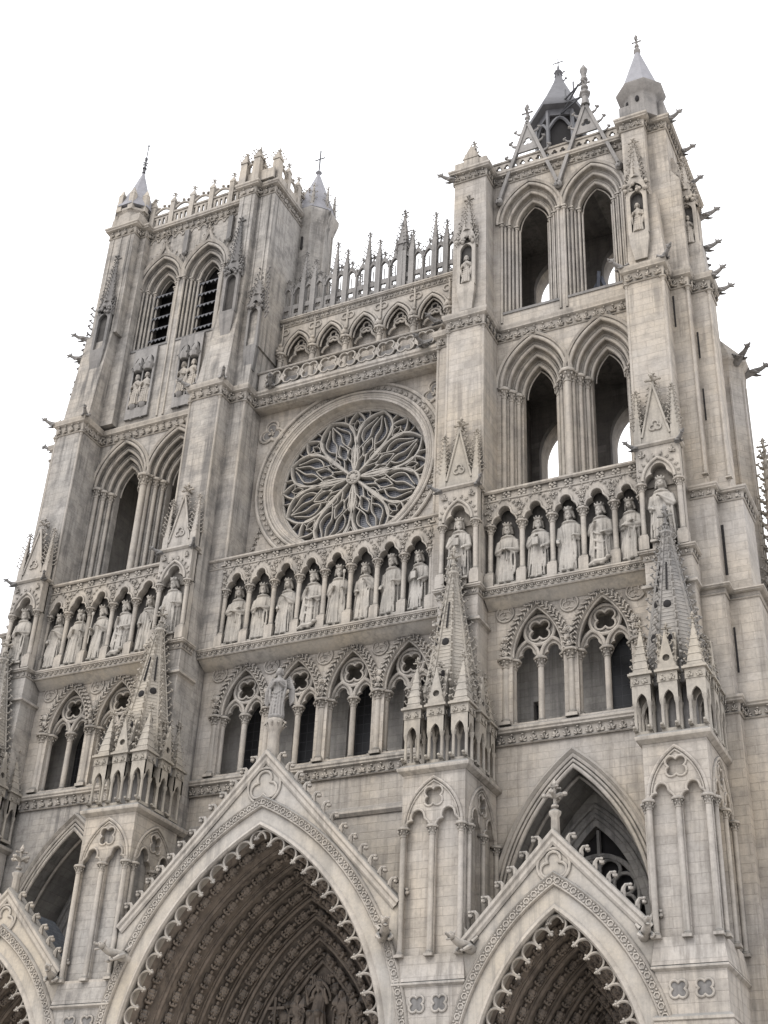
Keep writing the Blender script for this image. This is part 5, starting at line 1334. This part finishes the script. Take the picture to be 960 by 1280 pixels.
    if v.get('book'): mb.add([(p[0]*.13, p[1]*.05-.42, p[2]*.17+1.68) for p in [(-1,-1,-1),(1,-1,-1),(1,1,-1),(-1,1,-1),(-1,-1,1),(1,-1,1),(1,1,1),(-1,1,1)]], [(0,3,2,1),(4,5,6,7),(0,1,5,4),(1,2,6,5),(2,3,7,6),(3,0,4,7)])
    # collar, belt
    mb.tube([(.27*cos(a)+sw*.2, -.03+.19*sin(a), 2.27-.03*sin(a)) for a in [2*pi*k/14 for k in range(15)]], .05, 6)
    if v.get('belt'): mb.tube([(.35*cos(a)+sw*.9, .255*sin(a), 1.60) for a in [2*pi*k/18 for k in range(19)]], .035, 6); mb.tube([(.03, -.29, 1.6), (.05, -.33, 1.1)], .03, 6)
    for q in (-1, 1):
        mb.blob((q*.15, -.36, .09), (.10, .17, .085), None, ICO2)
    mb.box(-.48, .48, -.36, .34, -.02, .08)
    if v.get('beast'):
        mb.tube([(-.4, -.38, .12), (-.1, -.44, .20), (.18, -.42, .18), (.38, -.40, .26)], [.09, .13, .12, .08], 8); mb.blob((.42, -.44, .30), (.11, .12, .1), None, ICO2)
    head(mb, (sw*.1, -.06, 2.70), .205*v.get('hr', 1.0), v.get('beard', True), v.get('yaw', 0), v.get('tilt', 8), True, True, False, v.get('hat', 0))
    me = remesh(mb, 'king_statue', .02, 0); me.materials.append(STATUE); return me

KV = [dict(seed=1, pose='hold', beard=True, yaw=10, tilt=14, belt=1), dict(seed=2, pose='scepter', beard=True, yaw=-12, rod=1, swag=0), dict(seed=3, pose='chest', beard=False, yaw=8, tilt=6, side=-1, hat=.2),
      dict(seed=4, pose='strap', beard=True, yaw=-14, folds=12, side=-1, beast=1, swag=1), dict(seed=5, pose='crossed', beard=False, yaw=6, tilt=12, belt=1), dict(seed=6, pose='scepter', beard=True, yaw=15, rod=1, flip=1, hat=.3),
      dict(seed=7, pose='down', beard=True, yaw=-6, hat=.45, sway=.03), dict(seed=8, pose='strap', beard=False, yaw=12, flip=1, sway=-.03), dict(seed=9, pose='chest', beard=True, yaw=18, flip=1, book=1)]
KM = [king_mesh(v) for v in KV]
def statue(mesh, name, label, x, y, z, rz=0., sc=1.0, cat='statue', group=None):
    o = bpy.data.objects.new(name, mesh); COL.objects.link(o); o.location = (x, y, z); o.rotation_euler = (0, 0, radians(rz)); o.scale = (sc, sc, sc)
    return tag(o, label, cat, group)
GK = 'crowned kings standing in the arcade of the king gallery'
mid = [(4, 8, 1.0, 'bearded crowned king with crossed forearms, first niche right of the pier left of the rose'),
       (0, 4, .99, 'crowned king hugging his belted waist, second statue under the rose from the left'),
       (2, -4, .98, 'smooth-faced crowned king with hand at chest, third from left under the rose'),
       (3, -4, 1.03, 'bearded king gripping his cloak strap above a crouching beast, under the rose'),
       (5, 6, 1.03, 'tall capped king with a rod, between beast-trampling king and centre of the rose gallery'),
       (7, -2, .98, 'beardless king with round crown pulling his cloak strap, sixth under the rose'),
       (6, -8, 1.03, 'tall-hatted bearded king with arms lowered, seventh under the rose'),
       (8, -14, 1.0, 'king holding a book to his chest, last on the right under the rose')]
for i, (m, rz, sc, lab) in enumerate(mid):
    statue(KM[m], 'king_statue', lab, (KX_MID[i]+KX_MID[i+1])/2, -.74+.40, 27.46, rz, sc, group=GK)
KT = [8.06]+KX_TOWER[1:5]+[14.46]
rt = [(0, 0, 1.0, 'crowned king clasping an object at his waist, leftmost niche below the open right tower arches'),
      (8, -4, 1.0, 'bearded king with book at his chest, second from left below the right tower arches'),
      (6, 0, 1.05, 'broad tall-hatted king in wide robes, middle of the five below the right tower arches'),
      (3, -6, 1.02, 'bearded king pulling his cloak, fourth of the five below the right tower arches'),
      (4, -10, 1.0, 'king with forearms crossed on his breast, rightmost of five below the right tower arches')]
for i, (m, rz, sc, lab) in enumerate(rt):
    statue(KM[m], 'king_statue', lab, (KT[i]+KT[i+1])/2, -1.5+.40, 27.46, rz, sc, group=GK)
lt = [(2, 4, 1.0, 'pale king with hand on chest, first on the left below the left tower arches'),
      (5, 8, 1.0, 'king leaning a rod across his robe, second below the left tower arches'),
      (1, -5, 1.0, 'bearded king raising a sceptre, middle of the five below the left tower arches'),
      (3, -8, 1.0, 'king in deeply folded cloak held by its strap, fourth below the left tower arches'),
      (7, 2, 1.0, 'beardless king half hidden by the pier, last below the left tower arches')]
for i, (m, rz, sc, lab) in enumerate(lt):
    statue(KM[m], 'king_statue', lab, -(KT[5-i]+KT[4-i])/2, -1.5+.40, 27.46, rz, sc, group=GK)
for x, m, lab in ((6.95, 8, 'king with book in the gabled niche on the pier right of the rose'), (15.36, 2, 'king in the gabled niche on the outermost right pier, behind the grey spire'),
                  (-6.95, 6, 'tall-hatted king in the gabled niche on the pier left of the rose'), (-15.36, 0, 'king in the gabled niche on the outermost left pier, against the sky')):
    statue(KM[m], 'king_statue', lab, x, -1.90, 27.66, 0, .99, group='kings in the gabled pier niches')

def saint_mesh(seed, seated=False, wings=False, beard=True):
    g = random.Random(seed); mb = MB(); ph = g.uniform(0, 6)
    if seated:
        robe(mb, [(.05, .50, .45, 0, -.1, 1), (.5, .46, .42, 0, -.12, 1), (.95, .44, .42, 0, -.10, .8), (1.12, .36, .30, 0, 0, .4), (1.5, .33, .22, 0, .08, .3), (1.85, .38, .22, 0, .1, .1), (2.0, .2, .16, 0, .1, 0), (2.2, .1, .11, 0, .08, 0)], 13, .14, ph)
        for q in (-1, 1):
            mb.blob((q*.22, -.42, .95), (.2, .26, .2), None, ICO2); mb.tube([(q*.36, .08, 1.8), (q*.52, -.1, 1.5), (q*.5, -.36, 1.95)], [.12, .11, .06], 8); mb.blob((q*.5, -.38, 2.05), (.06, .05, .11), None, ICO2)
        head(mb, (0, 0, 2.36), .22, True, 0, 10, False)
    else:
        robe(mb, [(.05, .40, .32, 0, 0, 1), (.5, .36, .29, 0, 0, 1), (1.1, .33, .26, .03, 0, .9), (1.6, .29, .22, .03, 0, .5), (2.1, .37, .22, 0, 0, .15), (2.25, .28, .17, 0, 0, 0), (2.36, .12, .12, 0, 0, 0), (2.6, .1, .11, 0, 0, 0)], 14, .18, ph)
        for q in (-1, 1):
            e = (q*.44, -.06, 1.68); h = (q*.16, -.34, 1.75+.2*q*g.uniform(-1, 1)) if not wings else (q*.10, -.36, 1.95)
            mb.tube([(q*.34, 0, 2.12), e, h], [.12, .11, .06], 8); mb.blob(h, .075, None, ICO2)
            mb.tube([e, (q*.40, -.15, 1.2), (q*.38, -.1, .8)], [.08, .09, .04], 7)
        for i in range(5): mb.tube([(.3, -.16, 1.6-.2*i), (0, -.27, 1.3-.22*i), (-.28, -.18, 1.45-.22*i)], [.03, .05, .03], 6)
        head(mb, (0, -.04, 2.68), .2, beard, g.uniform(-15, 15), 6, False)
    if wings:
        for q in (-1, 1):
            for k in range(7):
                mb.tube([(q*.14, .22, 2.15-.05*k), (q*(.50+.05*k), .28, 2.45-.12*k), (q*(.62+.03*k), .30, 1.95-.16*k), (q*(.50+.02*k), .28, 1.35-.10*k)], [.05, .085, .075, .03], 7)
        mb.lathe([(.42, -.15), (.46, 0), (.34, .08)], 0, 0, 12)
    me = remesh(mb, 'carved_statue', .024, 0); return me
ang = saint_mesh(3, wings=True, beard=False); ang.materials.append(STONE_MID)
statue(ang, 'angel_statue', 'winged stone angel standing on the tip of the great central portal gable', 0, -3.55, 22.20, 10, .72)
S1, S2 = saint_mesh(5), saint_mesh(9, beard=False)
for m in (S1, S2): m.materials.append(STATUE)
S5, S6 = S1.copy(), S2.copy()
for m in (S5, S6): m.materials.clear(); m.materials.append(STONE)
for (x, y, z, m, rz, sc, lab) in ((6.75, -1.17, 44.03, S5, 0, .60, 'small weathered saint in the canopied niche beside the left arch of the right belfry'), (15.12, -1.35, 44.03, S6, 0, .60, 'small weathered saint in the canopied niche right of the open belfry arches'),
      (17.0, .13, 43.85, S5, 10, .60, 'small saint in the side niche at the outer corner of the right tower'),
      (-12.07, -.06, 43.08, S6, 10, .72, 'left one of the two saints carved under the left louvred arch'), (-12.69, -.06, 43.08, S5, -8, .72, 'bearded saint of the pair under the left louvred arch, nearer the tower edge'),
      (-9.14, -.06, 43.08, S5, 8, .72, 'right one of the two saints under the right louvred arch, beside the pier'), (-9.76, -.06, 43.08, S6, -6, .72, 'beardless saint of the pair under the right louvred arch')):
    statue(m, 'saint_statue', lab, x, y, z, rz, sc, group='saints on the belfry walls')
C1_, S3, S4 = saint_mesh(21, seated=True), S1.copy(), S2.copy()
C1_.materials.append(PORCH)
for m in (S3, S4): m.materials.clear(); m.materials.append(PORCH)
for (x, y, z, m, rz, sc, lab) in ((0, 1.42, 11.35, C1_, 0, .78, 'enthroned figure with raised hands at the centre of the great portal tympanum'), (-.95, 1.5, 11.0, S3, 10, .66, 'standing figure left of the enthroned one in the great portal'), (.95, 1.5, 11.0, S4, -10, .68, 'standing robed figure right of the enthroned one in the great portal'),
      (-1.55, 1.5, 10.9, S4, 0, .62, 'figure beside the carved cross at the left of the great tympanum'), (1.55, 1.5, 10.9, S3, 0, .64, 'outer right standing figure in the great tympanum')):
    statue(m, 'tympanum_figure', lab, x, y, z, rz, sc, group='figures in the great portal')
xb = MB(); xb.box(-2.15, -1.35, 1.18, 1.26, 12.35, 12.45); xb.box(-1.80, -1.70, 1.16, 1.24, 11.5, 12.8)
part('relief_cross', xb, PORCH, 1, P0)

# ------------------------------------------------------------------ ground, sky, light, camera
gm = MB(); gm.box(-900, 900, -900, 900, -.5, 0); tag(put('ground', gm, GROUND, smooth=0), kind='structure')

w = bpy.data.worlds.new('World'); scene.world = w; w.use_nodes = True; nt = w.node_tree; nt.nodes.clear()
SUN_EL, SUN_AZ = 52, 205      # azimuth measured so that the sun stands before the front, a little to the left
out = nt.nodes.new('ShaderNodeOutputWorld'); bg = nt.nodes.new('ShaderNodeBackground'); sky = nt.nodes.new('ShaderNodeTexSky')
sky.sky_type = 'NISHITA'; sky.sun_disc = False; sky.sun_elevation = radians(SUN_EL); sky.sun_rotation = radians(SUN_AZ); sky.air_density = 1.0; sky.dust_density = 3.0
tc = nt.nodes.new('ShaderNodeTexCoord'); cn = nt.nodes.new('ShaderNodeTexNoise'); cn.inputs['Scale'].default_value = 1.6; cn.inputs['Detail'].default_value = 4
nt.links.new(tc.outputs['Generated'], cn.inputs['Vector'])
cl = ramp(nt, cn.outputs[0], [(.30, (15.6, 15.8, 16.5)), (.62, (17.2, 17.2, 17.3))])
sx = nt.nodes.new('ShaderNodeSeparateXYZ'); nt.links.new(tc.outputs['Generated'], sx.inputs[0]); cl = mix(nt, ramp(nt, math_(nt, 'MULTIPLY_ADD', cn.outputs[0], .30, sx.outputs[2]), [(.42, 1.), (.66, 0.)]), cl, (8.6, 8.8, 9.8))
mx = mix(nt, .93, sky.outputs[0], cl); nt.links.new(mx, bg.inputs[0]); bg.inputs[1].default_value = .118; nt.links.new(bg.outputs[0], out.inputs[0])

ld = bpy.data.lights.new('sun', 'SUN'); ld.energy = 1.5; ld.angle = radians(25); ld.color = (1.0, .975, .945)
lo = bpy.data.objects.new('sun', ld); COL.objects.link(lo)
sd = Vector((sin(radians(SUN_AZ))*cos(radians(SUN_EL)), cos(radians(SUN_AZ))*cos(radians(SUN_EL)), sin(radians(SUN_EL))))
lo.rotation_euler = sd.to_track_quat('Z', 'Y').to_euler(); lo.location = sd*100

CAMP = (25.805, -45.438, 1.468); pit, yaw, rol, F = radians(31.7824), radians(27.2174), radians(2.9637), 1688.36
f = Vector((-sin(yaw)*cos(pit), cos(yaw)*cos(pit), sin(pit))); rt_ = Vector((cos(yaw), sin(yaw), 0)); up = rt_.cross(f)
r2 = rt_*cos(rol)+up*sin(rol); u2 = -rt_*sin(rol)+up*cos(rol)
cd = bpy.data.cameras.new('camera'); cam = bpy.data.objects.new('camera', cd); COL.objects.link(cam)
M = Matrix((r2, u2, -f)).transposed().to_4x4(); M.translation = Vector(CAMP); cam.matrix_world = M
cd.sensor_fit = 'VERTICAL'; cd.sensor_height = 36.0; cd.lens = F/1280*36.0; cd.clip_end = 3000
scene.camera = cam
scene.view_settings.view_transform = 'Standard'; scene.view_settings.look = 'None'; scene.view_settings.exposure = 0
try:
    scene.cycles.use_denoising = True; scene.cycles.max_bounces = 6; scene.cycles.diffuse_bounces = 4
except Exception: pass
